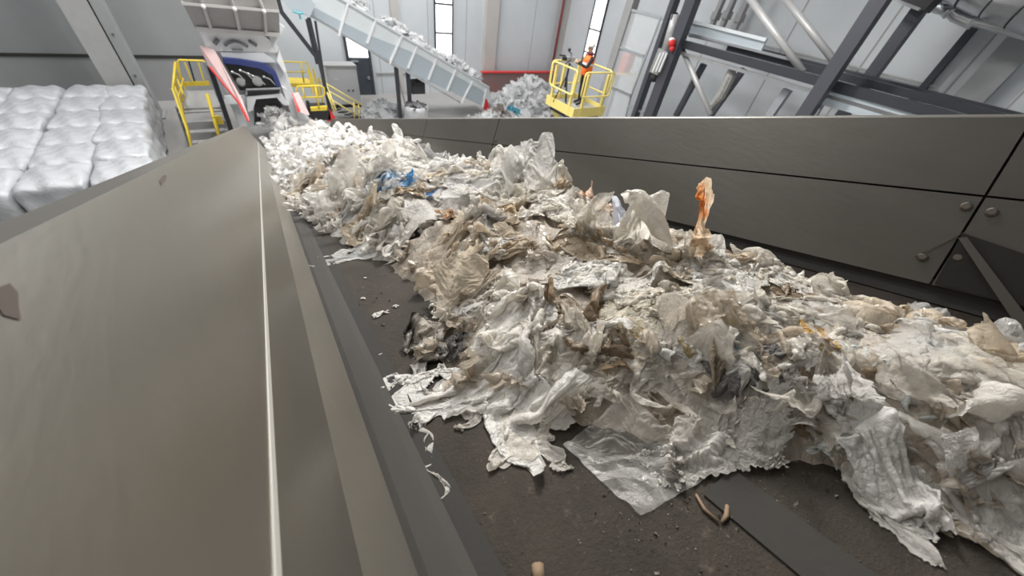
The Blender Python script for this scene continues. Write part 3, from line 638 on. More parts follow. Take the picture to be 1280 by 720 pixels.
mesh = bpy.data.meshes.new_from_object(pt.evaluated_get(bpy.context.evaluated_depsgraph_get()))
bpy.data.objects.remove(pt)
mesh.materials.clear(); [mesh.materials.append(x) for x in (M['cloth_dark'],M['skin'])]
for p in mesh.polygons:
    c = p.center; f_ = Vector(c).dot(fwd); p.material_index = 1 if (c.z > 1.50 or (f_ > .44 and c.z > 1.1)) else 0
mesh.shade_smooth()
person = bpy.data.objects.new('person', mesh); C.objects.link(person); person.location = (px_,py_,bz)
tag(person, 'person in orange vest and white helmet filming from the yellow basket', 'person')
def pk(mb): # figure frame -> hall
    mb.v = [tuple(fwd*v[0]+side*v[1]+Vector((px_,py_,bz+v[2]))) for v in mb.v]; return mb
m = MB(); prof = [(.90,.165,.20),(1.0,.165,.195),(1.15,.165,.19),(1.28,.178,.215),(1.38,.14,.19),(1.43,.085,.10)]
sg = 20
for z,a,b in prof: m.v += [(a*math.cos(2*math.pi*k/sg)+.005, b*math.sin(2*math.pi*k/sg), z) for k in range(sg)]
m.f += [(i*sg+k,i*sg+(k+1)%sg,(i+1)*sg+(k+1)%sg,(i+1)*sg+k) for i in range(len(prof)-1) for k in range(sg)]
vest = pk(m).build('safety_vest', M['orange'], person, smooth=True)
m = MB(); 
for z0,z1,a,b in ((1.17,1.24,.178,.207),):
    m.v += [(a*math.cos(2*math.pi*k/sg)+.005, b*math.sin(2*math.pi*k/sg), z) for z in (z0,z1) for k in range(sg)]; m.f += [(k,(k+1)%sg,sg+(k+1)%sg,sg+k) for k in range(sg)]
pk(m).build('reflective_band', M['white'], vest)
m = MB(); m.ball((.035,0,1.66),.125,16,10,(1.08,.95,.95)); m.v = [(x,y,max(z,1.655)) for x,y,z in m.v]; m.box((.12,-.08,1.65),(.21,.08,1.662))
pk(m).build('helmet', M['white'], person, smooth=True)
pk(MB().ball((.0,0,1.47),.10,12,8,(1.1,1.1,.6))).build('collar', mat('maroon_scarf',(.16,.02,.04),.8), person, smooth=True)
pk(MB().ball((.125,.03,1.615),.012).ball((.125,-.03,1.615),.012)).build('eyes', M['black'], person)
pk(MB().ball((.135,0,1.585),.018,8,6,(1,.8,1.2))).build('nose', M['skin'], person, smooth=True)
# camera on a tripod
tc = fwd*.66+Vector((px_,py_,bz)); 
tp = thing('camera_tripod', 'black camera tripod standing in the yellow basket', 'tripod', tuple(tc))
MB().tube([tc+Vector((0,0,.5)),tc+Vector((0,0,1.18))],.03,8).build('column', M['black'], tp)
for k in range(3):
    a = 2*math.pi*k/3+.4; MB().tube([tc+Vector((0,0,.85)),tc+Vector((.28*math.cos(a),.28*math.sin(a),.02))],.018,8).build('leg', M['black'], tp)
MB().tube([tc+Vector((0,0,1.15)),tc-fwd*.25-side*.1+Vector((0,0,1.02))],.012,6).build('pan_handle', M['black'], tp)
vc = thing('video_camera', 'video camera rig with black arms on the tripod in the basket', 'camera', tuple(tc+Vector((0,0,1.18))))
c = tc+Vector((0,0,1.28))
m = MB(); m.bar(c-fwd*.16,c+fwd*.14,.11,.13); m.build('body', M['column'], vc, bevel=.01)
MB().tube([c+fwd*.14,c+fwd*.27],[.05,.06],12).build('lens', M['black'], vc)
MB().tube([c+Vector((0,0,.06)),c+Vector((0,0,.14)),c+fwd*.1+Vector((0,0,.2))],.016,6).ball(c+fwd*.1+Vector((0,0,.24)),.05).build('microphone', M['black'], vc)
MB().tube([c,c+side*.2+fwd*.1,c+side*.25+fwd*.28+Vector((0,0,-.1))],.02,6).tube([c,c-side*.2+fwd*.12+Vector((0,0,.05)),c-side*.1+fwd*.34+Vector((0,0,.06))],.02,6).build('rig_arm', M['black'], vc)
MB().bar(c-fwd*.2+Vector((0,0,.02)),c-fwd*.12+Vector((0,0,-.1)),.14,.04).build('monitor', M['white'], vc)

# ================================================================== clear enclosure and machine frame at the right
XF = 12.0
B = lambda x,y,d=0: A(x,y,X=XF+d)
ce = thing('clear_enclosure', 'tall enclosure of clear panels in grey frames beyond the lift basket', 'enclosure', (12,10.1,0))
def frp(a,b,w,mt,name,d=0,par=None,h=None):
    return MB().bar(B(*a,d),B(*b,d),w,h or w,up=(1,0,0)).build(name, mt, par or ce)
frp((793,-4),(745,150),.32,M['column'],'corner_post',.1)
for a,b in (((788,12),(832,23)),((772,58),(805,70)),((758,106),(789,119)),((786,133),(805,141))): frp(a,b,.07,M['galv'],'cross_bar')
for a,b in (((789,12),(760,107)),((826,22),(788,122)),((760,107),(748,150)),((789,119),(781,150))): frp(a,b,.05,M['galv'],'upright')
pm = bpy.data.materials.new('clear_sheet'); pm.use_nodes = True; nt = pm.node_tree; pb = nt.nodes['Principled BSDF']; pb.inputs['Base Color'].default_value = (.75,.78,.8,1); pb.inputs['Roughness'].default_value = .15
tpn = nt.nodes.new('ShaderNodeBsdfTransparent'); mxn = nt.nodes.new('ShaderNodeMixShader'); mxn.inputs['Fac'].default_value = .35
nt.links.new(tpn.outputs[0],mxn.inputs[1]); nt.links.new(pb.outputs[0],mxn.inputs[2]); nt.links.new(mxn.outputs[0],nt.nodes['Material Output'].inputs['Surface'])
for q in (((788,12),(831,22),(805,69),(772,58)),((772,58),(805,69),(789,119),(760,107)),((760,107),(789,119),(781,150),(746,150))):
    MB().prism([B(*p) for p in q], (.012,0,0)).build('clear_panel', pm, ce)
rp = thing('red_machine_cover', 'orange red machine cover seen through the clear panel', 'machine', tuple(A(775,120,X=13)))
MB().prism([A(773,66,X=13),A(787,68,X=13),A(784,80,X=13),A(779,92,X=13),A(767,94,X=13)], (.4,0,0)).build('cover', mat('orange_red',(.75,.16,.08),.5), rp, bevel=.03)
p = A(771,94,X=13.2); MB().box((p.x-.1,p.y-.1,0),(p.x+.1,p.y+.1,p.z+.1)).build('stand', M['column'], rp)
m = MB().tube([A(766,108,X=13),A(770,93,X=13),A(795,93,X=13),A(790,115,X=13)],.035,8); m.build('hand_rail', M['pale_yellow'], rp)

mf = thing('steel_machine_frame', 'dark grey steel frame of posts and long beams behind the far side wall', 'frame', (12,5,0))
def fb(a,b,w,mt='anthracite',name='beam',d=0,h=None,ext=0):
    p,q = B(*a,d),B(*b,d); p = p+(p-q)*ext
    return MB().bar(p,q,w,h or w,up=(1,0,0)).build(name, M[mt], mf)
def postat(a,b,w,d=0,mt='anthracite',name='post',dx=.3):
    p = (B(*a,d)+B(*b,d))/2; return MB().box((p.x-dx/2,p.y-w/2,0),(p.x+dx/2,p.y+w/2,6.2)).build(name, M[mt], mf)
M['frame_grey'] = mat('frame_grey_paint', (.08,.083,.10), .45, .1, .2, 5)
M['frame_light'] = mat('frame_light_paint', (.34,.36,.39), .45, .1, .2, 5)
postat((877,0),(805,142),.34,-.2,'frame_grey'); postat((846,0),(794,140),.16,0,'frame_grey')
postat((1105,0),(1003,143),.30,-.4,'frame_grey'); postat((1150,14),(1080,105),.26,1.2,'frame_grey')
# long beams along the hall
def along(px,y0,y1,w,h,d,mt='anthracite',name='beam'):
    p = B(*px,d); return MB().box((p.x-w/2,y0,p.z-h/2),(p.x+w/2,y1,p.z+h/2)).build(name, M[mt], mf)
along((960,84),.6,8.5,.2,.2,0); along((980,77),.6,6.9,.16,.16,.5); along((1000,76),.4,6.2,.12,.1,.9)
along((960,98),1.0,8.3,.1,.08,0,'galv'); along((900,52),4.9,8.4,.08,.06,.3,'galv')
# sliding plate on top and rails
MB().prism([B(865,27,.3),B(958,50,.3),B(950,66,.3),B(860,46,.3)], (.06,0,0)).build('pale_plate', M['plate'], mf)
fb((862,26),(958,50),.08,'conv_light','plate_edge',.28)
for a,b,d in (((936,-4),(1004,90),.2),((980,-4),(1052,88),.9),((853,62),(888,143),.1)):
    MB().tube([B(*a,d),B(*b,d)], .075 if d<.15 else .085, 12).build('round_brace', M['tube'], mf, smooth=True)
for a,d in (((1003,92),.15),((1056,91),.85)): MB().bar(B(a[0]-8,a[1]-4,d),B(a[0]+14,a[1]+9,d),.2,.05).build('gusset', M['column'], mf)
for a,b,w,d in (((880,80),(845,145),.16,.5),((930,86),(888,145),.16,.8),((985,112),(962,145),.2,.3)):
    fb(a,b,w,'frame_grey' if d>.4 else 'frame_light','diagonal_post',d)
fb((1018,118),(1140,150),.3,'plate','lower_rail',.1); fb((1030,125),(1015,150),.12,'frame_light','diagonal_post',.1)
fb((1040,108),(1070,120),.16,'white','carriage',.25); fb((1095,120),(1128,134),.1,'galv','carriage',.25)
# cylinders at the post
cyl = thing('hydraulic_cylinder', 'pale hydraulic cylinder hanging between the two grey posts', 'cylinder', tuple(B(826,80,-.3)))
MB().tube([B(845,18,-.3),B(832,62,-.3)],.13,14).build('barrel', M['tube'], cyl, smooth=True)
MB().box(tuple(B(838,24,-.45)),tuple(B(848,16,-.2))).build('clevis', M['anthracite'], cyl)
MB().bar(B(832,62,-.3),B(820,92,-.3),.36,.3,up=(1,0,0)).build('housing', M['galv'], cyl)
for k in range(3): MB().bar(B(826+k*4,66,-.5),B(816+k*4,90,-.5),.05).build('housing_bar', M['white'], cyl)
MB().ball(B(818,97,-.3),.14).build('motor', M['black'], cyl)
sl = thing('warning_beacon', 'small red and white beacon on the end of the long beam', 'beacon', tuple(B(842,56,-.4)))
MB().ball(B(840,50,-.4),.1,sc=(1,1,.7)).build('cap', M['white'], sl); MB().ball(B(840,54,-.42),.11).ball(B(840,61,-.42),.08).build('lens', M['red'], sl)
hf = thing('hanging_cable_track', 'grey ribbed film strip hanging from the long dark beam', 'strip', tuple(B(905,110,.2)))
m = MB(); pts = [B(917,86,.2),B(913,96,.2),B(906,108,.2),B(899,120,.2),B(890,133,.2)]
m.tube([p+Vector((.03*math.sin(3*i),.04*math.cos(5*i),0)) for i,p in enumerate(pts)], [.10,.16,.14,.15,.08], 9); m.build('strip', mat('grey_film_strip',(.5,.5,.48),.4,0,1,25,(.2,.2,.19),.8,40), hf)
# guide columns on the wall
for a,b in (((905,0),(885,40)),((918,0),(900,38)),((935,0),(915,45))):
    p = (A(*a,X=14.3)+A(*b,X=14.3))/2; tag(MB().box((14.2,p.y-.07,4.25),(14.4,p.y+.07,ZC)).box((14.15,p.y-.1,p.z-.1),(14.45,p.y+.1,p.z+.12)).build('guide_column', M['column'], bevel=.01), 'slim grey guide column at the wall, %s from the pale cylinder' % {905:'first',918:'second',935:'third'}[a[0]], 'column', 'guide columns on the wall')
tag(MB().box((14.75,2.5,.0),(14.99,2.65,8)).build('wall_rail', M['anthracite'], None), 'dark upright rail on the wall under the shiny ducts', 'rail')
tag(MB().box((14.6,1.35,0),(14.99,1.9,ZC)).build('wall_pillar', M['wall_dim'], None), 'broad grey pillar on the wall beneath the ducts', 'pillar')
pr_ = thing('wall_pipes', 'thin grey pipes running along the wall above the dark beam', 'pipe', (14.8,5,4))
for z in (4.08,3.92): MB().tube([(14.85,7.4,z),(14.85,2.4,z)],.03,8).build('pipe', M['column'], pr_)
# ducts at the top right
def dz(px,py,X): return A(px,py,X=X)
dt = thing('air_duct', 'large shiny round air duct with dark bands high on the wall', 'duct', tuple(dz(1240,10,13.5)))
a = dz(1195,-42,13.5); b = dz(1330,8,13.5)
MB().tube([a,b],.52,28).build('duct', M['duct'], dt, smooth=True)
for k in (.15,.3,.55,.8):
    c = a.lerp(b,k); d_ = (b-a).normalized(); MB().tube([c-d_*.015,c+d_*.015],.53,28).build('band', M['black'], dt, smooth=False)
d2 = thing('air_duct', 'thin shiny pipe with elbows running below the large duct', 'duct', tuple(dz(1220,35,13.8)))
MB().tube([dz(1165,6,13.8),dz(1190,14,13.8),dz(1196,20,13.8),dz(1212,27,13.8),dz(1222,26,13.8),dz(1320,50,13.8)],.12,14).build('pipe', M['duct'], d2, smooth=True)
MB().tube([dz(1188,12,13.8),dz(1191,16,13.8)],.15,14).tube([dz(1216,26,13.8),dz(1220,27,13.8)],.15,14).build('collar', M['galv'], d2, smooth=True)
tag(MB().bar(dz(1135,-8,13.0),dz(1168,6,13.0),.5,.3).build('beam_joint', M['black'], None, bevel=.02), 'black bracket joining post and ceiling beam beside the ducts', 'bracket')
tag(MB().bar(dz(1108,-4,12.6),dz(1150,12,12.6),.14,.05).build('lamp_rail', M['galv'], None), 'bright slim rail beside the black bracket near the ducts', 'rail')
# ================================================================== plastic film on the belt: draped piece by piece
rs = np.random.RandomState(11)
GX0, GX1, GU0, GU1, GR = -.4, 1.9, -1.2, 12.0, .0125
nx, nu = int((GX1-GX0)/GR)+1, int((GU1-GU0)/GR)+1
gx = GX0+GR*np.arange(nx); gu = GU0+GR*np.arange(nu)
GX, GU = np.meshgrid(gx, gu, indexing='ij')
def interp(pts):
    a = np.array(sorted(pts)); return lambda u: np.interp(u, a[:,0], a[:,1])
XL = interp([(-1.2,1.0),(-.9,.98),(-.3,.84),(-.1,.70),(.05,.62),(.15,.52),(.3,.38),(.45,.27),(.6,.18),(.75,.16),(.97,.29),(1.17,.29),(1.5,.24),(1.95,.13),(2.6,.04),(3.5,-.03),(12,-.04)])
XRr = interp([(-1.2,1.35),(.1,1.36),(.5,1.33),(.8,1.36),(1.4,1.46),(2,1.58),(3,1.64),(12,1.66)])
HM = interp([(-1.2,.07),(-.3,.07),(0,.08),(.3,.11),(.6,.14),(1,.16),(1.5,.18),(2.2,.2),(3,.2),(4,.2),(8,.22),(12,.25)])
def smooth_noise(GX, GU, scale, seed):
    r = np.random.RandomState(seed); out = 0; tot = 0
    for o in range(4):
        s = scale/2**o; a = .55**o
        ang, p1, p2 = r.uniform(0,6.28,3)
        gxs = int((GX1-GX0)/s)+4; gus = int((GU1-GU0)/s)+4; g = r.uniform(-1,1,(gxs,gus))
        fx = (GX-GX0)/s; fu = (GU-GU0)/s; i = np.floor(fx).astype(int); j = np.floor(fu).astype(int); fx = fx-i; fu = fu-j
        fx = fx*fx*(3-2*fx); fu = fu*fu*(3-2*fu)
        v = g[i,j]*(1-fx)*(1-fu)+g[i+1,j]*fx*(1-fu)+g[i,j+1]*(1-fx)*fu+g[i+1,j+1]*fx*fu
        out = out+a*v; tot += a
    return out/tot
n1 = smooth_noise(GX, GU, .30, 1); n2 = smooth_noise(GX, GU, .09, 2)
xl, xr = XL(GU)+.05*n2, XRr(GU)+.05*n1
w = np.clip((GX-xl)/np.maximum(.05,(xr-xl)), 0, 1)
prof = np.clip(np.minimum(w/.28, (1-w)/.22), 0, 1); prof = prof*prof*(3-2*prof)
Hf = HM(GU)*prof*(1+.75*n1)+.03*prof*np.abs(n2)
Hf = np.maximum(Hf, 0)
base_h = Hf.copy()
def hsample(x, u):
    fx = np.clip((x-GX0)/GR, 0, nx-1.001); fu = np.clip((u-GU0)/GR, 0, nu-1.001)
    i = fx.astype(int); j = fu.astype(int); fx = fx-i; fu = fu-j
    return Hf[i,j]*(1-fx)*(1-fu)+Hf[i+1,j]*fx*(1-fu)+Hf[i,j+1]*(1-fx)*fu+Hf[i+1,j+1]*fx*fu
def hblur(h):
    for ax in (0,1): h = (np.roll(h,1,ax)+2*h+np.roll(h,-1,ax))/4
    return h
tri = lambda t: np.abs((t % 2)-1)*2-1
def rest_shape(N, d, r):
    g = np.linspace(-1,1,N); S, T = np.meshgrid(g, g, indexing='ij'); a, b = d['size']
    if d['shape'] in ('rect','strip'):
        j1 = np.cumsum(r.uniform(-1,1,N)); j1 -= np.linspace(j1[0],j1[-1],N); j2 = np.cumsum(r.uniform(-1,1,N)); j2 -= np.linspace(j2[0],j2[-1],N)
        rag = d.get('rag', .02)
        X = S*a/2*(1+rag*j1[None,:]*np.abs(S)); Y = T*b/2*(1+rag*j2[:,None]*np.abs(T))
        if d['shape'] == 'strip':
            wd = .55+.45*np.sin(np.linspace(.25,2.9,N))+.12*r.uniform(-1,1,N); Y = Y*wd[:,None]
        return np.stack([X,Y],-1)
    rho = np.maximum(np.abs(S),np.abs(T))
    # square ring to circle angle
    th = np.where(np.abs(S) >= np.abs(T), np.arctan2(T*.7854/np.maximum(rho,1e-6), np.maximum(np.abs(S),1e-6)), 0)
    al = np.abs(S) >= np.abs(T); sS = np.where(S >= 0,1,-1); sT = np.where(T >= 0,1,-1); rr = np.maximum(rho,1e-9)
    ang = np.where(al, np.where(sS>0,0,np.pi)+ (np.pi/4)*(T/rr)*sS, np.where(sT>0,np.pi/2,-np.pi/2)-(np.pi/4)*(S/rr)*sT)
    rad = 1+0*ang
    for k in range(2,6): rad += .34/k*r.normal()*np.cos(k*ang+r.uniform(0,6.28))
    for k in range(d.get('tails', r.randint(0,3))):
        c = r.uniform(0,6.28); wdt = r.uniform(.12,.3); dd = (ang-c+np.pi)%(2*np.pi)-np.pi
        rad += r.uniform(.3,.8)*np.exp(-(dd/wdt)**2)
    tb = np.cumsum(r.normal(size=180)); tb -= np.linspace(0,tb[-1],180); tb -= np.convolve(np.r_[tb[-6:],tb,tb[:6]],np.ones(13)/13,'valid'); tb *= .035/max(.3,tb.std())
    jag = np.interp((ang%(2*np.pi))/(2*np.pi)*180, np.arange(181), np.r_[tb,tb[0]])
    for k in range(r.randint(1,5)):      # a few deep tears
        c = r.uniform(0,6.28); dd = (ang-c+np.pi)%(2*np.pi)-np.pi; jag = jag-.35*np.exp(-(dd/.05)**2)
    rad = np.clip(rad,.4,2.2)*(1+jag*np.clip((rho-.6)/.4,0,1)**2)
    return np.stack([rho*rad*np.cos(ang)*a/2, rho*rad*np.sin(ang)*b/2], -1)
def simulate(batch, N, steps=34, settle=.22):
    """drop a batch of crumpled sheets on the heap: inextensible sheets, contact and friction"""
    global Hf
    B_ = len(batch); P = np.zeros((B_,N,N,3)); RS = np.zeros((B_,N,N,2))
    for k,d in enumerate(batch):
        r = np.random.RandomState(d['seed']); q = rest_shape(N, d, r); RS[k] = q
        c = d.get('comp', r.uniform(.5,.7)); L = max(d['size']); ex = math.sqrt(1/(c*c)-1)
        p = np.zeros((N,N,3)); nq = q*c
        p[...,0] = nq[...,0]; p[...,1] = nq[...,1]
        if d.get('wad'):
            ra = np.hypot(q[...,0],q[...,1])+1e-9; Rr = d['wad']*L*.5; th = np.minimum(ra/Rr*.8, 2.5)
            sq = d['size'][1]/d['size'][0]
            p[...,0] = Rr*np.sin(th)*q[...,0]/ra; p[...,1] = Rr*np.sin(th)*q[...,1]/ra*(.6+.4*sq); p[...,2] = Rr*np.cos(th)*.8
        for o in range(d.get('waves',9)):
            dv = r.normal(size=2); dv /= np.linalg.norm(dv)
            if 'grain' in d: dv = np.array([math.cos(d['grain']+.35*r.normal()), math.sin(d['grain']+.35*r.normal())])
            lam = L*r.choice(d.get('lams',[.7,.45,.28,.17]))*r.uniform(.8,1.2)*d.get('lam',1); ph = r.uniform(0,9)
            wp = .3*np.sin(q@np.array([-dv[1],dv[0]])*7/L+ph)+.2*np.sin(q@dv*11/L+2*ph)
            n3 = r.normal(size=3)*np.array([.45,.45,1.]); n3 /= np.linalg.norm(n3)
            tw_ = tri((q@dv)/lam*2+ph+wp); tw_ = np.sin(tw_*1.5708)*.5+tw_*.5
            p += (lam*.16*ex*d.get('amp',1)*tw_)[...,None]*n3
        p += r.normal(size=(N,N,3))*L*.0025
        dome = d.get('dome',0)*(1-(q[...,0]/(d['size'][0]/2))**2-(q[...,1]/(d['size'][1]/2))**2); p[...,2] += dome
        tw = d.get('twist',0)
        if tw:
            an = tw*q[...,0]/d['size'][0]; y, z = p[...,1].copy(), p[...,2].copy()
            p[...,1] = y*np.cos(an)-z*np.sin(an); p[...,2] = y*np.sin(an)+z*np.cos(an)
        bd = d.get('bend',0)
        if bd: p[...,1] += bd*(q[...,0]/d['size'][0])**2*d['size'][0]
        tx, ty = d.get('tilt',(r.normal()*.25, r.normal()*.25)); yaw = d.get('yaw', r.uniform(0,6.28))
        if 'quad' in d: tx = ty = yaw = 0
        Rm = np.array(Matrix.Rotation(yaw,3,'Z') @ Matrix.Rotation(ty,3,'Y') @ Matrix.Rotation(tx,3,'X'))
        p = p@Rm.T
        x0,u0 = d['c']
        if 'quad' in d:
            g = np.linspace(0,1,N); S_ = (q[...,0]/d['size'][0]+.5)[...,None]; T_ = (q[...,1]/d['size'][1]+.5)[...,None]; q4 = [np.array(v) for v in d['quad']]
            lin = q4[0]*(1-S_)*(1-T_)+q4[1]*S_*(1-T_)+q4[2]*S_*T_+q4[3]*(1-S_)*T_
            dev = p.copy(); dev[...,0] -= nq[...,0]; dev[...,1] -= nq[...,1]
            p = lin+np.array([0,0,1.])*dev[...,2:3]+dev*np.array([.3,.3,0])
            l2 = lin.reshape(-1,3)-lin.reshape(-1,3).mean(0); ev = np.linalg.svd(l2,full_matrices=False)[2]; RS[k] = (l2@ev[:2].T).reshape(N,N,2)*d.get('slack',1.06)
            p[...,2] = np.maximum(p[...,2], hsample(p[...,0],p[...,1])+.004)
        else:
            p[...,0] += x0; p[...,1] += u0
            hloc = hsample(p[...,0],p[...,1]); lift = np.percentile(hloc-p[...,2], d.get('pct',50)); p[...,2] += lift+d.get('drop',.0)
        P[k] = p
    offs = [(1,0),(0,1),(1,1),(1,-1),(2,0),(0,2),(4,0),(0,4)]
    def sl(di,dj):
        a = (slice(None), slice(0,N-di), slice(0,N-dj) if dj >= 0 else slice(-dj,N)); b = (slice(None), slice(di,N), slice(dj,N) if dj >= 0 else slice(0,N+dj)); return a,b
    cons = []; ext = np.array([d.get('ext',1.0) for d in batch])[:,None,None]
    for di,dj in offs:
        a,b = sl(di,dj); L0 = np.linalg.norm(RS[b]-RS[a],axis=-1)*ext+1e-5; cons.append((a,b,L0,max(di,abs(dj))))
    V = np.zeros_like(P); stiff = np.array([d.get('stiff',.80) for d in batch])[:,None,None]; grav = np.array([d.get('grav',1.) for d in batch])[:,None,None]
    for it in range(steps):
        P0 = P.copy(); V[...,2] -= .0012*grav; P += V
        for sub in range(2):
            for a,b,L0,sp in cons:
                dv = P[b]-P[a]; ln = np.sqrt(np.einsum('...i,...i',dv,dv))+1e-9
                if sp == 1: f = (ln-L0)/ln*.32
                else: f = np.minimum(0, ln-(stiff if sp == 2 else stiff*.75)*L0)/ln*.22
                dv *= f[...,None]; P[a] += dv; P[b] -= dv
            n_ = np.clip(P[...,2],0,.5)
            P[...,0] = np.clip(P[...,0], -.03-.45*n_+.008, 1.57+.43*n_-.008)
            h = hsample(P[...,0],P[...,1])+.004; pen = P[...,2] < h
            P[...,2] = np.where(pen, h, P[...,2])
            P[...,0] = np.where(pen, P0[...,0]*.7+P[...,0]*.3, P[...,0]); P[...,1] = np.where(pen, P0[...,1]*.7+P[...,1]*.3, P[...,1])
        V = (P-P0)*.55
    # raise the heap under the next pieces
    top = Hf.copy(); ii = np.clip(((P[...,0]-GX0)/GR).round().astype(int),0,nx-1); jj = np.clip(((P[...,1]-GU0)/GR).round().astype(int),0,nu-1)
    np.maximum.at(top, (ii.ravel(),jj.ravel()), P[...,2].ravel())
    Hf = np.maximum(Hf, hblur(Hf+(top-Hf)*settle))
    return P, RS
def upsample(p):
    """smooth doubling of a grid of points (cubic midpoints)"""
    for ax in (0,1):
        q = np.moveaxis(p,ax,0); e = np.concatenate([2*q[:1]-q[1:2], q, 2*q[-1:]-q[-2:-1]])
        mid = (9*(e[1:-2]+e[2:-1])-e[:-3]-e[3:])/16
        o = np.empty((2*len(q)-1,)+q.shape[1:]); o[0::2] = q; o[1::2] = mid; p = np.moveaxis(o,0,ax)
    return p
def crease(d, p, q):
    """fine creases pressed into the film, running where its own surface runs"""
    r = np.random.RandomState(d['seed']+9); L = max(d['size']); a = d.get('crease',1.0)
    du = np.gradient(p,axis=0); dv = np.gradient(p,axis=1); nrm = np.cross(du,dv); nrm /= np.linalg.norm(nrm,axis=-1,keepdims=True)+1e-9
    h = 0
    for lam,am in ((.14,.03),(.085,.05),(.05,.065),(.036,.07),(.026,.07),(.019,.07)):
        lm = lam*(L/.45)**.6; t = r.uniform(0,6.28); dr = np.array([math.cos(t),math.sin(t)]); pr = np.array([-dr[1],dr[0]])
        wv = .5*np.sin(q@pr/lm*1.1+r.uniform(0,6))+.3*np.sin(q@dr/lm*.7+q@pr/lm*.6+r.uniform(0,6))
        env = np.clip(np.sin(q@pr/lm*.5+q@dr/lm*.3+r.uniform(0,6))+.35,0,1)
        h = h+lm*am*tri(q@dr/lm+wv+r.uniform(0,2))*env
    return p+nrm*(h*a)[...,None]
def make_piece(d, p, rsh, N, sub):
    if N >= 24: p = upsample(p); rsh = upsample(rsh); N = 2*N-1; p = crease(d, p, rsh); p[...,2] = np.maximum(p[...,2], .0025)
    Wd = BO+p[...,0:1]*np.array([1.,0,0])+p[...,1:2]*BU+p[...,2:3]*BN
    Wd = Wd.reshape(-1,3); c = Wd.mean(0); zlow = Wd[:,2].min(); c = np.array([c[0],c[1],zlow])
    me = bpy.data.meshes.new(d['name'])
    idx = np.arange(N*N).reshape(N,N)
    fa = np.stack([idx[:-1,:-1],idx[1:,:-1],idx[1:,1:],idx[:-1,1:]],-1).reshape(-1,4)
    r = np.random.RandomState(d['seed']+5)
    keep = np.ones((N-1,N-1),bool)
    for k in range(d.get('holes',0)):
        a,b = r.randint(N//5,N*4//5,2); ra = r.uniform(.03,.075)*N; I,J = np.meshgrid(np.arange(N-1),np.arange(N-1),indexing='ij')
        th = np.arctan2(J-b,I-a); keep &= np.hypot(I-a,(J-b)*r.uniform(.5,1.6)) > ra*(1+.35*np.cos(3*th+k))
    fa = fa[keep.ravel()]
    nf = len(fa); me.vertices.add(N*N); me.vertices.foreach_set('co', (Wd-c).astype(np.float32).ravel())
    me.loops.add(nf*4); me.loops.foreach_set('vertex_index', fa.astype(np.int32).ravel())
    me.polygons.add(nf); me.polygons.foreach_set('loop_start', np.arange(0,nf*4,4,dtype=np.int32))
    me.update(calc_edges=True); me.polygons.foreach_set('use_smooth', np.ones(nf,bool))
    uvl = me.uv_layers.new(name='UVMap'); uvl.data.foreach_set('uv', rsh.reshape(-1,2)[fa.ravel()].astype(np.float32).ravel())
    me.materials.append(FM[d['mat']]); me.validate()
    o = bpy.data.objects.new(d['name'], me); C.objects.link(o); o.location = c; o.color = (*d['col'],1)
    if sub:
        m = o.modifiers.new('sub','SUBSURF'); m.levels = 1; m.render_levels = 1
    tag(o, d['label'], d['cat'], d.get('group')); return o
def run(batch, N, sub, **k):
    if not batch: return
    P, RS = simulate(batch, N, **k)
    for d,p,q in zip(batch,P,RS): make_piece(d,p,q,N,sub)

seedc = [100]
def piece(c, size, mat_, col, label, cat='film scrap', group=None, name='film_scrap', shape='torn', **k):
    seedc[0] += 1; return dict(c=c, size=size, mat=mat_, col=col, label=label, cat=cat, group=group, name=name, shape=shape, seed=k.pop('seed',seedc[0]), **k)
WHT = (.86,.84,.80)
def tone(kind, r):
    v = r.uniform(-.04,.04)
    base = {'white':(.90,.89,.87),'milky':(.84,.82,.78),'warm':(.78,.70,.59),'beige':(.66,.56,.43),'grey':(.60,.59,.57),'brown':(.34,.26,.18)}[kind]
    return tuple(min(.95,max(.02,c+v)) for c in base)

def hit(px, py):
    """where the sight line through that spot of the photograph meets the heap so far"""
    r = ray(px,py); rx, ru, rn = float(r[0]), float(r@BU), float(r@BN)
    t = np.linspace(.3,16,6000); x, u, n = t*rx, t*ru, HB+t*rn
    ok = (x < 1.45) & (u < 11.5); g = np.where(ok, n-np.maximum(hsample(x,u),.002), 9)
    k = np.argmax(g <= 0) if (g <= 0).any() else np.argmin(g); return float(x[k]), float(u[k]), float(hsample(x[k:k+1],u[k:k+1])[0])
def upright(px, py, w, h, lean=.02, turn=0.0):
    """four corners of a flap standing on the heap at that spot"""
    x,u,n = hit(px,py); c, s = math.cos(turn)*w/2, math.sin(turn)*w/2
    return [(x-c,u-s,n-.02),(x+c,u+s,n-.02),(x+c*.75,u+s*.75+lean,n+h),(x-c*.75,u-s*.75+lean,n+h)]
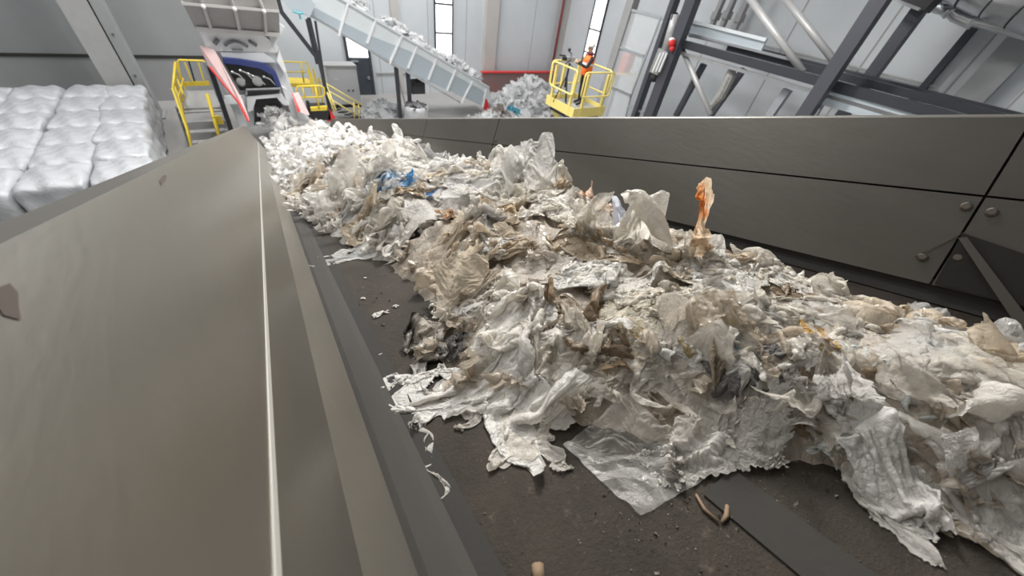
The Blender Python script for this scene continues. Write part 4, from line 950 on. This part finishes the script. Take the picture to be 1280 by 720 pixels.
# -------- generic layers. Zones keep their own groups so that each label is true of that group only
def zone_of(x,u):
    if u > 7: return 'far'
    if u > 4.2: return 'deep'
    if u > 2.0: return 'mid'
    return 'near'
ZL = {
 'far': ('white film flake in the fluffy heap just below the shredder', 'fluffy film flakes below the shredder'),
 'deep': ('crumpled whitish film piece in the fluffy stretch beyond the blue scrap', 'film pieces in the fluffy stretch'),
}
KN = {'white':'opaque white','milky':'milky','warm':'cream tinted','beige':'beige soiled','grey':'greyish clear','brown':'brown muddy'}
def generic(c, size, kind, layer, **k):
    x,u = c; z = zone_of(x,u); r = np.random.RandomState(seedc[0]*7+1)
    mt = {'white':'white','milky':'milky','warm':'milky','beige':'dirty','grey':'hazy','brown':'dirty'}[kind]
    if kind in ('milky','white') and r.rand() < .3: mt = 'hazy'
    if z in ZL: lab, grp = ZL[z]
    elif z == 'mid':
        side = 'beside the far steel wall' if x > .95 else 'beside the smooth pale wall' if x < .45 else 'along the crest'
        lab = '%s crumpled film piece %s, nearer than the blue scrap' % (KN[kind], side); grp = '%s film, middle, %s' % (KN[kind], side)
    else:
        side = 'by the dark gap under the bolted wall' if x > 1.0 else 'at the open belt edge' if x < XL(u)+.18 else 'amid the front heap'
        lab = '%s torn film piece %s, %s' % (KN[kind], side, 'half buried' if layer == 0 else 'lying on top'); grp = '%s film, front, %s, %d' % (KN[kind], side, layer)
    if r.rand() < .22: k.setdefault('wad', r.uniform(.45,.65)); k.setdefault('ext',1.12)
    tn = tone(kind,r)
    if z == 'near': tn = (tn[0],tn[1]*.975,tn[2]*.925)
    return piece(c, size, mt, tn, lab, group=grp, **k)
def scatter(n, u0, u1, s0, s1, kinds, wts, layer, edge=.06, **k):
    out = []
    for i in range(n):
        u = u0+(u1-u0)*(i+rs.uniform(0,1))/n; s = rs.uniform(s0,s1); a, b = float(XL(u))+edge+(.2*s if u < 2.5 else 0), float(XRr(u))-edge*.6-(.12*s if u < 2 else 0); x = rs.uniform(a,b); kd = rs.choice(kinds, p=wts)
        out.append(generic((x,u),(s,s*rs.uniform(.6,1)),kd,layer,holes=int(rs.rand()<.3),**k))
    rs.shuffle(out); return out
# far, fluffy end
for l in range(2):
    run(scatter(22, 7.0, 11.9, .5,.9, ['white','milky'], [.7,.3], l, lam=.6), 20, False, steps=22)
    run(scatter(22, 4.2, 7.0, .42,.75, ['white','milky','grey'], [.5,.35,.15], l, lam=.7), 24, False, steps=24)
# middle
for l in range(3):
    run(scatter(22, 2.0, 4.3, .3,.56, ['white','milky','warm','beige','grey','brown'], [.34,.42,.08,.05,.08,.03] if l<2 else [.25,.45,.15,.05,.1,0], l), 36, False, steps=30)
# front
for l in range(3):
    run(scatter(30, -.55, 2.1, .24,.48, ['white','milky','warm','beige','grey','brown'], [[.15,.3,.25,.15,.05,.1],[.25,.42,.16,.06,.09,.02],[.3,.45,.12,.02,.11,0]][l], min(l,1)), 48, False, steps=34)

# -------- pieces that stand out
def on(px,py,n): return at(px,py,n)+(n,)
def at(px,py,n): return belt_at(px,py,n)
front_face = []
for px,py,sz,kd in ((745,470,.24,'milky'),(800,458,.22,'white'),(865,485,.22,'milky'),(690,505,.2,'white'),(645,525,.2,'milky'),(930,492,.22,'white'),(720,440,.24,'white'),(985,475,.22,'milky'),(840,440,.2,'milky'),(1040,500,.2,'milky'),(600,480,.2,'white'),(770,430,.2,'warm')):
    h_ = hit(px,py); front_face.append(generic(h_[:2],(sz,sz*.8),kd,1,pct=65,comp=.74,lams=[.9,.5,.3],crease=.8))
run(front_face, 40, True, steps=26, settle=.1)
feat = []
def F_(px, py, n, size, mt, col, label, **k):
    h_ = hit(px,py); feat.append(piece(h_[:2], size, mt, col, label, **k))
S = 'film_sheet'
# upright and back pieces first
F_(610,225,.26,(.55,.5),'hazy',(.80,.79,.77),'large cupped clear film rising at the back of the heap, hollow side brown', name='film_sheet', cat='film sheet', tilt=(.55,.2), yaw=.5, comp=.7, dome=.05)
F_(492,226,.26,(.30,.2),'solid',(.12,.36,.66),'bright blue film scrap deep in the white fluffy heap', comp=.7, drop=.03)
F_(537,239,.26,(.14,.1),'solid',(.10,.30,.70),'tiny blue film scrap next to the larger blue scrap', comp=.7, drop=.03)
F_(432,178,.28,(.7,.5),'milky',(.92,.92,.92),'smooth bright white film sheet draped over the far white heap', name=S, cat='film sheet', comp=.8, tilt=(.5,0))
F_(540,190,.28,(.55,.4),'hazy',(.42,.42,.42),'dark grey film bundle at the back beside the steel wall', comp=.55)
F_(570,268,.24,(.26,.2),'dirty',(.55,.33,.16),'rusty orange brown soiled film in the middle of the heap', comp=.6)
F_(395,235,.2,(.5,.35),'dirty',(.40,.33,.26),'brown grey film hollow beside the smooth pale wall', comp=.6)
F_(380,255,.14,(.4,.3),'milky',(.78,.74,.70),'pale film roll resting against the smooth pale wall', comp=.55)
F_(432,322,.03,(.3,.16),'clear',(.85,.86,.84),'lacy clear film full of holes hanging onto the bare belt', comp=.6, holes=5)
F_(745,252,.2,(.2,.16),'orangespot',(.80,.60,.46),'salmon tinted film scrap with torn edge before the steel wall', comp=.75, tilt=(.7,.4), grav=.5)
F_(945,305,.13,(.24,.14),'dirty',(.66,.56,.46),'frilled brown film scrap at the dark wall gap beyond the tan tuft', comp=.5)
F_(985,348,.12,(.2,.07),'white',(.82,.80,.76),'white pointed film strip sticking out towards the dark wall gap', shape='strip', comp=.8, yaw=.3, grav=.4)
F_(800,290,.24,(.34,.3),'bluespot',(.80,.82,.90),'bluish clear film bag with blue print on the crest', cat='film bag', name='film_bag', comp=.55, dome=.05)
F_(735,345,.25,(.26,.2),'white',(.88,.87,.84),'smooth round white bag just right of the ridged beige bag', cat='film bag', name='film_bag', comp=.85, dome=.07, waves=4)
F_(680,345,.24,(.2,.16),'milky',(.80,.74,.66),'angular cream film fold between ridged bag and round white bag', comp=.6)
F_(905,345,.2,(.36,.28),'white',(.89,.88,.84),'shiny white crumpled bag by the dark gap under the steel wall', cat='film bag', name='film_bag', comp=.6, dome=.05)
F_(855,385,.22,(.34,.2),'milky',(.82,.77,.68),'long pleated cream bag running down from the shiny white bag', cat='film bag', name='film_bag', comp=.65, grain=1.2, dome=.04)
F_(790,392,.23,(.22,.18),'yellowspot',(.80,.74,.60),'yellow stained film bunch near the top of the clear sheet', comp=.55)
F_(835,425,.2,(.2,.14),'milky',(.80,.74,.66),'rounded hazy film lobe above the small white folded bag', comp=.7, dome=.05)
F_(865,445,.19,(.18,.14),'white',(.87,.86,.82),'small white folded bag directly behind the clear sheet', cat='film bag', name='film_bag', comp=.6)
F_(932,450,.15,(.18,.14),'dark',(.16,.15,.14),'blackened crumpled film right of the brown card scrap', comp=.5)
F_(915,418,.18,(.07,.05),'solid',(.72,.60,.03),'tiny yellow film scrap above the blackened film', comp=.7, drop=.03)
F_(918,434,.18,(.05,.03),'solid',(.10,.38,.60),'tiny blue film scrap on the blackened film', comp=.8, drop=.03)
F_(945,395,.17,(.3,.2),'hazy',(.70,.60,.47),'amber hazy film sheet below the shiny white bag', name=S, cat='film sheet', comp=.8)
F_(1020,424,.15,(.12,.09),'orangespot',(.80,.50,.16),'stiff orange film piece beside the wide stretched sheet', shape='rect', comp=.92, waves=2, tilt=(.7,-.2), grav=.4)
F_(1070,465,.12,(.26,.17),'greenspot',(.78,.82,.80),'clear crinkled film with small green print', comp=.7, name=S, cat='film sheet')
F_(1080,430,.13,(.22,.15),'hazy',(.60,.57,.52),'grey pleated clear film beneath the wide stretched sheet', comp=.55, grain=.8)
F_(1160,440,.12,(.26,.18),'milky',(.76,.70,.62),'cream shredded film tangle under the slits of the wide sheet', comp=.5, holes=2)
F_(1170,462,.12,(.09,.08),'dirty',(.36,.26,.18),'crumpled brown film knot among the hazy front films', comp=.45)
F_(1245,450,.1,(.42,.3),'hazy',(.80,.80,.78),'shiny rumpled hazy film at the heap shoulder under the strap', name=S, cat='film sheet', comp=.65)
F_(1130,535,.05,(.3,.18),'hazy',(.66,.56,.44),'flat beige see-through film on the near belt', name=S, cat='film sheet', comp=.85, waves=4)
F_(1235,545,.05,(.3,.16),'milky',(.72,.68,.62),'pale film tail trailing off the near heap towards the dark belt', comp=.7)
# the left front: blackened bag, torn white bag
F_(552,425,.14,(.26,.2),'blackspot',(.78,.73,.66),'white bag stained black inside, leaning on the torn white bag', cat='film bag', name='film_bag', comp=.65, tilt=(.5,-.4), grav=.5)
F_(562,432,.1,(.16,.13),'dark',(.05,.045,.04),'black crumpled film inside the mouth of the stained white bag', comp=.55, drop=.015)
F_(575,390,.16,(.18,.06),'bluespot',(.88,.86,.84),'narrow white strip with purple edge above the black stained bag', shape='strip', comp=.85, yaw=-1.0)
F_(612,300+10,.2,(.12,.05),'bluespot',(.85,.85,.85),'small white scrap with blue print near the ridged beige bag', shape='rect', comp=.9, waves=2)
F_(625,470,.13,(.44,.30),'white',(.92,.90,.86),'big torn white bag spilling over the belt edge of the heap', cat='torn bag', name='film_bag', comp=.74, waves=9, tails=4, yaw=2.6, tilt=(0,0), seed=921, grav=1.4, pct=40)
F_(525,475,.05,(.26,.12),'white',(.90,.88,.85),'torn white flap pointing across the dark belt strip', shape='strip', comp=.7, yaw=2.9, waves=4)
F_(700,425,.2,(.24,.2),'milky',(.82,.77,.68),'puckered cream film between torn white bag and clear sheet', comp=.55)
F_(560,500,.03,(.16,.04),'milky',(.84,.80,.74),'pale twisted film shred below the torn white bag', shape='strip', comp=.6, yaw=-.9, twist=3)
F_(523,570,.012,(.25,.022),'milky',(.80,.77,.72),'thin twisted film strand trailing down the belt from the torn white bag', shape='strip', comp=.75, yaw=1.15, twist=5, name='film_strand', cat='film strand')
F_(596,520,.02,(.15,.03),'milky',(.82,.78,.72),'looped film strand under the torn white bag', shape='strip', comp=.75, yaw=.2, twist=4, bend=.3, name='film_strand', cat='film strand')
F_(690,560,.02,(.14,.05),'milky',(.80,.76,.70),'ragged film tatter hanging beside the clear sheet edge', shape='strip', comp=.6, yaw=1.3, twist=2)
# right front
F_(1070,560,.05,(.34,.12),'white',(.88,.86,.83),'twisted white film roll crossing the open belt', shape='strip', comp=.7, yaw=1.35, twist=2.2, grav=.6)
F_(1160,620,.03,(.36,.09),'milky',(.80,.77,.72),'long gathered film strip lying across the near belt', shape='strip', comp=.7, yaw=-.4, twist=2.5)
F_(1212,665,.015,(.2,.05),'milky',(.82,.79,.74),'frayed film end nearest the lower edge of the belt heap', shape='strip', comp=.65, yaw=-.9, twist=1.5)
F_(1258,632,.04,(.26,.10),'milky',(.80,.77,.72),'folded film end below the white flap with blue patch', shape='strip', comp=.7, yaw=-.3)
for d in feat:
    if max(d['size']) >= .17 and d['shape'] == 'torn':
        d['comp'] = max(d['comp'], .74); d['size'] = tuple(v*1.18 for v in d['size']); d.setdefault('lams',[.9,.55,.3]); d.setdefault('crease',.8)
        if d['cat'] == 'film bag': d.setdefault('wad',.62); d['ext'] = 1.08; d['tilt'] = d.get('tilt',(0,0)); d.setdefault('tails',0)
for k in range(0,len(feat),9): run(feat[k:k+9], 46, False, steps=32, settle=.45)
# the clear sheet on top, and the milky film joined at its side
wide = [piece((1,1),(.5,.3),'hazy',(.84,.82,.79),'wide stretched hazy film sheet with slits before the bolted wall', name='film_sheet', cat='film sheet', shape='rect', rag=.03, comp=.85, waves=10, grain=1.3, holes=3, quad=[on(985,372,.13),on(1140,352,.08),on(1300,430,.07),on(1130,480,.13)], slack=1.12)]
run(wide, 48, True, steps=24)
stand = [
 piece((1,1),(.3,.3),'milky',(.87,.86,.84),'pointed white film flap standing up against the steel wall', shape='rect', rag=.03, comp=.8, waves=8, quad=upright(680,238,.26,.26,.05), grav=.15),
 piece((1,1),(.1,.2),'orangespot',(.82,.66,.48),'tan film tuft with orange tip standing at the dark wall gap', shape='rect', rag=.02, comp=.75, waves=8, grain=0, quad=upright(872,322,.11,.19,.02), grav=.1, slack=1.2),
 piece((1,1),(.2,.14),'milky',(.76,.68,.56),'ridged beige bag standing with one round hole', cat='film bag', name='film_bag', shape='rect', rag=.01, comp=.85, waves=9, grain=0.0, holes=1, quad=upright(590,372,.24,.13,.06,-.2), grav=.15),
 piece((1,1),(.06,.08),'dirty',(.50,.42,.32),'brown speckled card scrap behind the clear sheet', shape='rect', rag=.01, comp=.97, waves=2, cat='card scrap', name='card_scrap', quad=upright(900,468,.065,.06,.03,.3), grav=.1),
 piece((1,1),(.08,.1),'bluespot',(.86,.84,.80),'white card flap with blue patch leaning near the flat beige film', shape='rect', rag=.02, comp=.97, waves=2, cat='card flap', name='card_flap', quad=upright(1228,605,.085,.07,.05,-.4), grav=.1),
]
run(stand, 40, True, steps=10, settle=.2)
run([piece((.5,.3),(.3,.3),'milky',(.84,.81,.76),'wispy milky film ending in frayed tufts beside the clear sheet', shape='rect', rag=.07, comp=.8, waves=7, quad=[on(850,500,.12),on(835,560,.09),on(985,580,.02),on(975,505,.05)], slack=1.15)], 64, False, steps=24)
front = [piece((.5,.3),(.4,.4),'clear',(.90,.88,.84),'large clear film sheet with straight edges hanging over the front belt', name='film_sheet', cat='film sheet', shape='rect', rag=.004, comp=.93, waves=6, lam=.7, quad=[on(704,516,.09),on(800,644,.006),on(925,566,.02),on(795,440,.20)], slack=1.035, stiff=.85, crease=1.3, seed=77)]
run(front, 64, False, steps=34)
# -------- single bits on the bare belt
for px,py,s,lab in ((474,394,.045,'largest white foam flake on the bare belt left of the heap'),(454,374,.02,'small white flake above the largest flake on the bare belt'),(494,384,.022,'small pale flake beside the largest flake on the bare belt'),(457,348,.016,'tiny white flake nearest the lacy clear film'),(476,444,.010,'speck of white film near the dark belt edge'),(828,607,.022,'narrow pale film shaving below the clear sheet'),(846,612,.016,'second pale shaving right of the narrow one below the clear sheet')):
    run([piece(at(px,py,0),(s*1.4,s),'white',(.86,.84,.78),lab,name='film_flake',cat='flake',comp=.6,stiff=.8)], 14, False, steps=8, settle=0)
def twig(pts, r, lab, name='twig', mt='stick'):
    o = MB().tube([bp(*at(px,py,n),n) for px,py,n in pts], r, 7).build(name, M[mt], smooth=True); return tag(o, lab, 'twig')
twig([(945,483,.02),(985,497,.015),(1020,512,.01)], [.006,.007,.004], 'pale brown stick poking out under the milky film')
twig([(672,706,.006),(674,730,.006)], [.009,.008], 'short brown stub at the near end of the belt')
twig([(870,618,.004),(880,636,.004),(898,652,.004)], [.002,.003,.002], 'thin curved stem on the dirty belt below the clear sheet')
twig([(909,632,.004),(908,645,.005),(902,653,.004)], [.003,.004,.002], 'short bent stem beside the thin curved stem')
# -------- the mass underneath and the dirt on the belt
st_ = 2; bx = GX[::st_,::st_]; bu = GU[::st_,::st_]
r1 = smooth_noise(bx,bu,.05,7); r2 = smooth_noise(bx,bu,.022,8)
bh = base_h[::st_,::st_]*.92; bh = np.where(base_h[::st_,::st_] > .004, bh+.035*np.clip(base_h[::st_,::st_]/.06,0,1)*np.abs(r1)-.01+.02*r2*np.clip(base_h[::st_,::st_]/.06,0,1), -.03)
n_ = np.clip(bh,0,.5); bxx = np.clip(bx, -.03-.45*n_+.006, 1.57+.43*n_-.006)
Wd = (BO+bxx[...,None]*np.array([1.,0,0])+bu[...,None]*BU+bh[...,None]*BN).reshape(-1,3)
idx = np.arange(bx.size).reshape(bx.shape); fa = np.stack([idx[:-1,:-1],idx[1:,:-1],idx[1:,1:],idx[:-1,1:]],-1).reshape(-1,4)
fa = fa[(bh.ravel()[fa] > -.02).any(1)]
used, inv = np.unique(fa, return_inverse=True)
def mass(name, u0, u1, nsc, size, mt, color, lab, seed):
    r = np.random.RandomState(seed); ub = bu.ravel(); f2 = fa[((ub[fa] >= u0) & (ub[fa] <= u1)).all(1)]
    used, inv = np.unique(f2, return_inverse=True); vs = [Wd[used]]; fs = [inv.reshape(-1,4)]; uvs = [np.stack([bx.ravel(),bu.ravel()],1)[used]]; o = len(used); K = 7; g = np.linspace(-1,1,K)
    S_, T_ = np.meshgrid(g,g,indexing='ij'); ix = np.arange(K*K).reshape(K,K); ff = np.stack([ix[:-1,:-1],ix[1:,:-1],ix[1:,1:],ix[:-1,1:]],-1).reshape(-1,4)
    for i in range(nsc):
        u = r.uniform(u0,u1); x = r.uniform(float(XL(u))+.04,float(XRr(u))-.04); s_ = size*r.uniform(.5,1.4); h0 = float(hsample(np.array([x]),np.array([u]))[0])
        ax = r.normal(size=3)+np.array([0,0,.5]); ax /= np.linalg.norm(ax); e1 = np.cross(ax,[.3,.2,1.]); e1 /= np.linalg.norm(e1)+1e-6; e2 = np.cross(ax,e1)
        rd = 1-.12*(S_**2+T_**2)+.15*r.normal(size=(K,K))
        w_ = s_*(.45*np.sin(2.6*S_*r.uniform(.6,1.6)+r.uniform(0,6))*np.cos(2.6*T_*r.uniform(.6,1.6)+r.uniform(0,6))+.16*r.normal(size=(K,K)))
        p = np.array([x,u,h0*r.uniform(.45,.8)+.01])+e1*(S_*s_*rd)[...,None]+e2*(T_*s_*.7*rd)[...,None]+ax*w_[...,None]
        p[...,2] = np.maximum(p[...,2],.004); n_ = np.clip(p[...,2],0,.5); p[...,0] = np.clip(p[...,0],-.03-.45*n_+.01,1.57+.43*n_-.01)
        p = p.reshape(-1,3); vs.append(BO+p[:,0:1]*np.array([1.,0,0])+p[:,1:2]*BU+p[:,2:3]*BN); fs.append(ff+o); uvs.append(np.stack([S_.ravel()*s_+i,T_.ravel()*s_],1)); o += K*K
    vs = np.concatenate(vs); fs = np.concatenate(fs); uvs = np.concatenate(uvs)
    me = bpy.data.meshes.new(name); me.from_pydata(vs.tolist(), [], fs.tolist()); me.shade_smooth()
    uvl = me.uv_layers.new(name='UVMap'); uvl.data.foreach_set('uv', uvs[fs.ravel()].astype(np.float32).ravel()); me.materials.append(FM[mt])
    ob = bpy.data.objects.new(name, me); C.objects.link(ob); ob.color = (*color,1)
    tag(ob, lab, 'film mass', kind='stuff')
mass('film_mass', -1.2, 1.5, 350, .04, 'mass', (.66,.58,.48), 'matted soiled film bits between the large front pieces', 5)
mass('film_mass', 1.5, 4.2, 450, .055, 'mass', (.80,.77,.72), 'matted film bits between the pieces halfway along the belt', 6)
mass('film_mass', 4.2, 12, 1600, .10, 'white', (.88,.87,.86), 'fluffy white film bits covering the far part of the belt', 7)
m = MB(); rr = np.random.RandomState(3)
def clods(n, u0,u1,x0,x1, s0, s1):
    for i in range(n):
        x,u = rr.uniform(x0,x1), rr.uniform(u0,u1); s = s0+(s1-s0)*rr.rand()**3; c = bp(x,u,s*.3)
        k = len(m.v); vs = [c+Vector(rr.normal(size=3)*s*.6) for _ in range(6)]
        m.v += [tuple(v) for v in vs]; m.f += [(k,k+1,k+2),(k,k+2,k+3),(k+1,k+4,k+2),(k+3,k+2,k+5),(k,k+3,k+1),(k+1,k+3,k+4),(k+3,k+5,k+4),(k+4,k+5,k+2)]
clods(1500, -.5,1.0,.12,1.0,.0006,.0025); clods(250, .05,.24,.26,.46,.0006,.0038); clods(160, .0,.16,.5,.75,.0006,.0038); clods(160, 1.0,2.6,.1,.4,.001,.006)
o = m.build('dirt_crumbs', mat('dirt',(.10,.083,.066),.9,0,.5,60,(.26,.22,.18))); tag(o,'dark dirt crumbs strewn over the bare belt','dirt', kind='stuff')
# ================================================================== light
def area(name, loc, size, energy, target, col=(1,1,1), sy=None):
    l = bpy.data.lights.new(name,'AREA'); l.shape = 'RECTANGLE'; l.size = size; l.size_y = sy or size; l.energy = energy; l.color = col
    o = bpy.data.objects.new(name,l); C.objects.link(o); o.location = loc
    o.rotation_euler = (Vector(target)-Vector(loc)).to_track_quat('-Z','Y').to_euler(); return o
for x,y,e in ((-7,14,220),(0,14,560),(7,14,620),(-5,7.5,300),(3,7.5,480)):
    area('ceiling_lamp', (x,y,10.6), 1.2, e, (x,y,0), (1,.99,.98), 3.2)
area('key_light', (6.5,8.5,9.5), 1.6, 1450, (1,.9,4.2), (1,.97,.92))  # added key light from high right-back; no gate opens there
w = bpy.data.worlds.new('hall_daylight'); SC.world = w; w.use_nodes = True
w.node_tree.nodes['Background'].inputs['Color'].default_value = (.9,.95,1,1); w.node_tree.nodes['Background'].inputs['Strength'].default_value = .42
SC.view_settings.view_transform = 'Standard'; SC.view_settings.look = 'None'; SC.view_settings.gamma = 1; SC.view_settings.use_curve_mapping = False
SC.view_settings.exposure = .1
SC.cycles.transparent_max_bounces = 24; SC.cycles.max_bounces = 10; SC.cycles.use_denoising = True
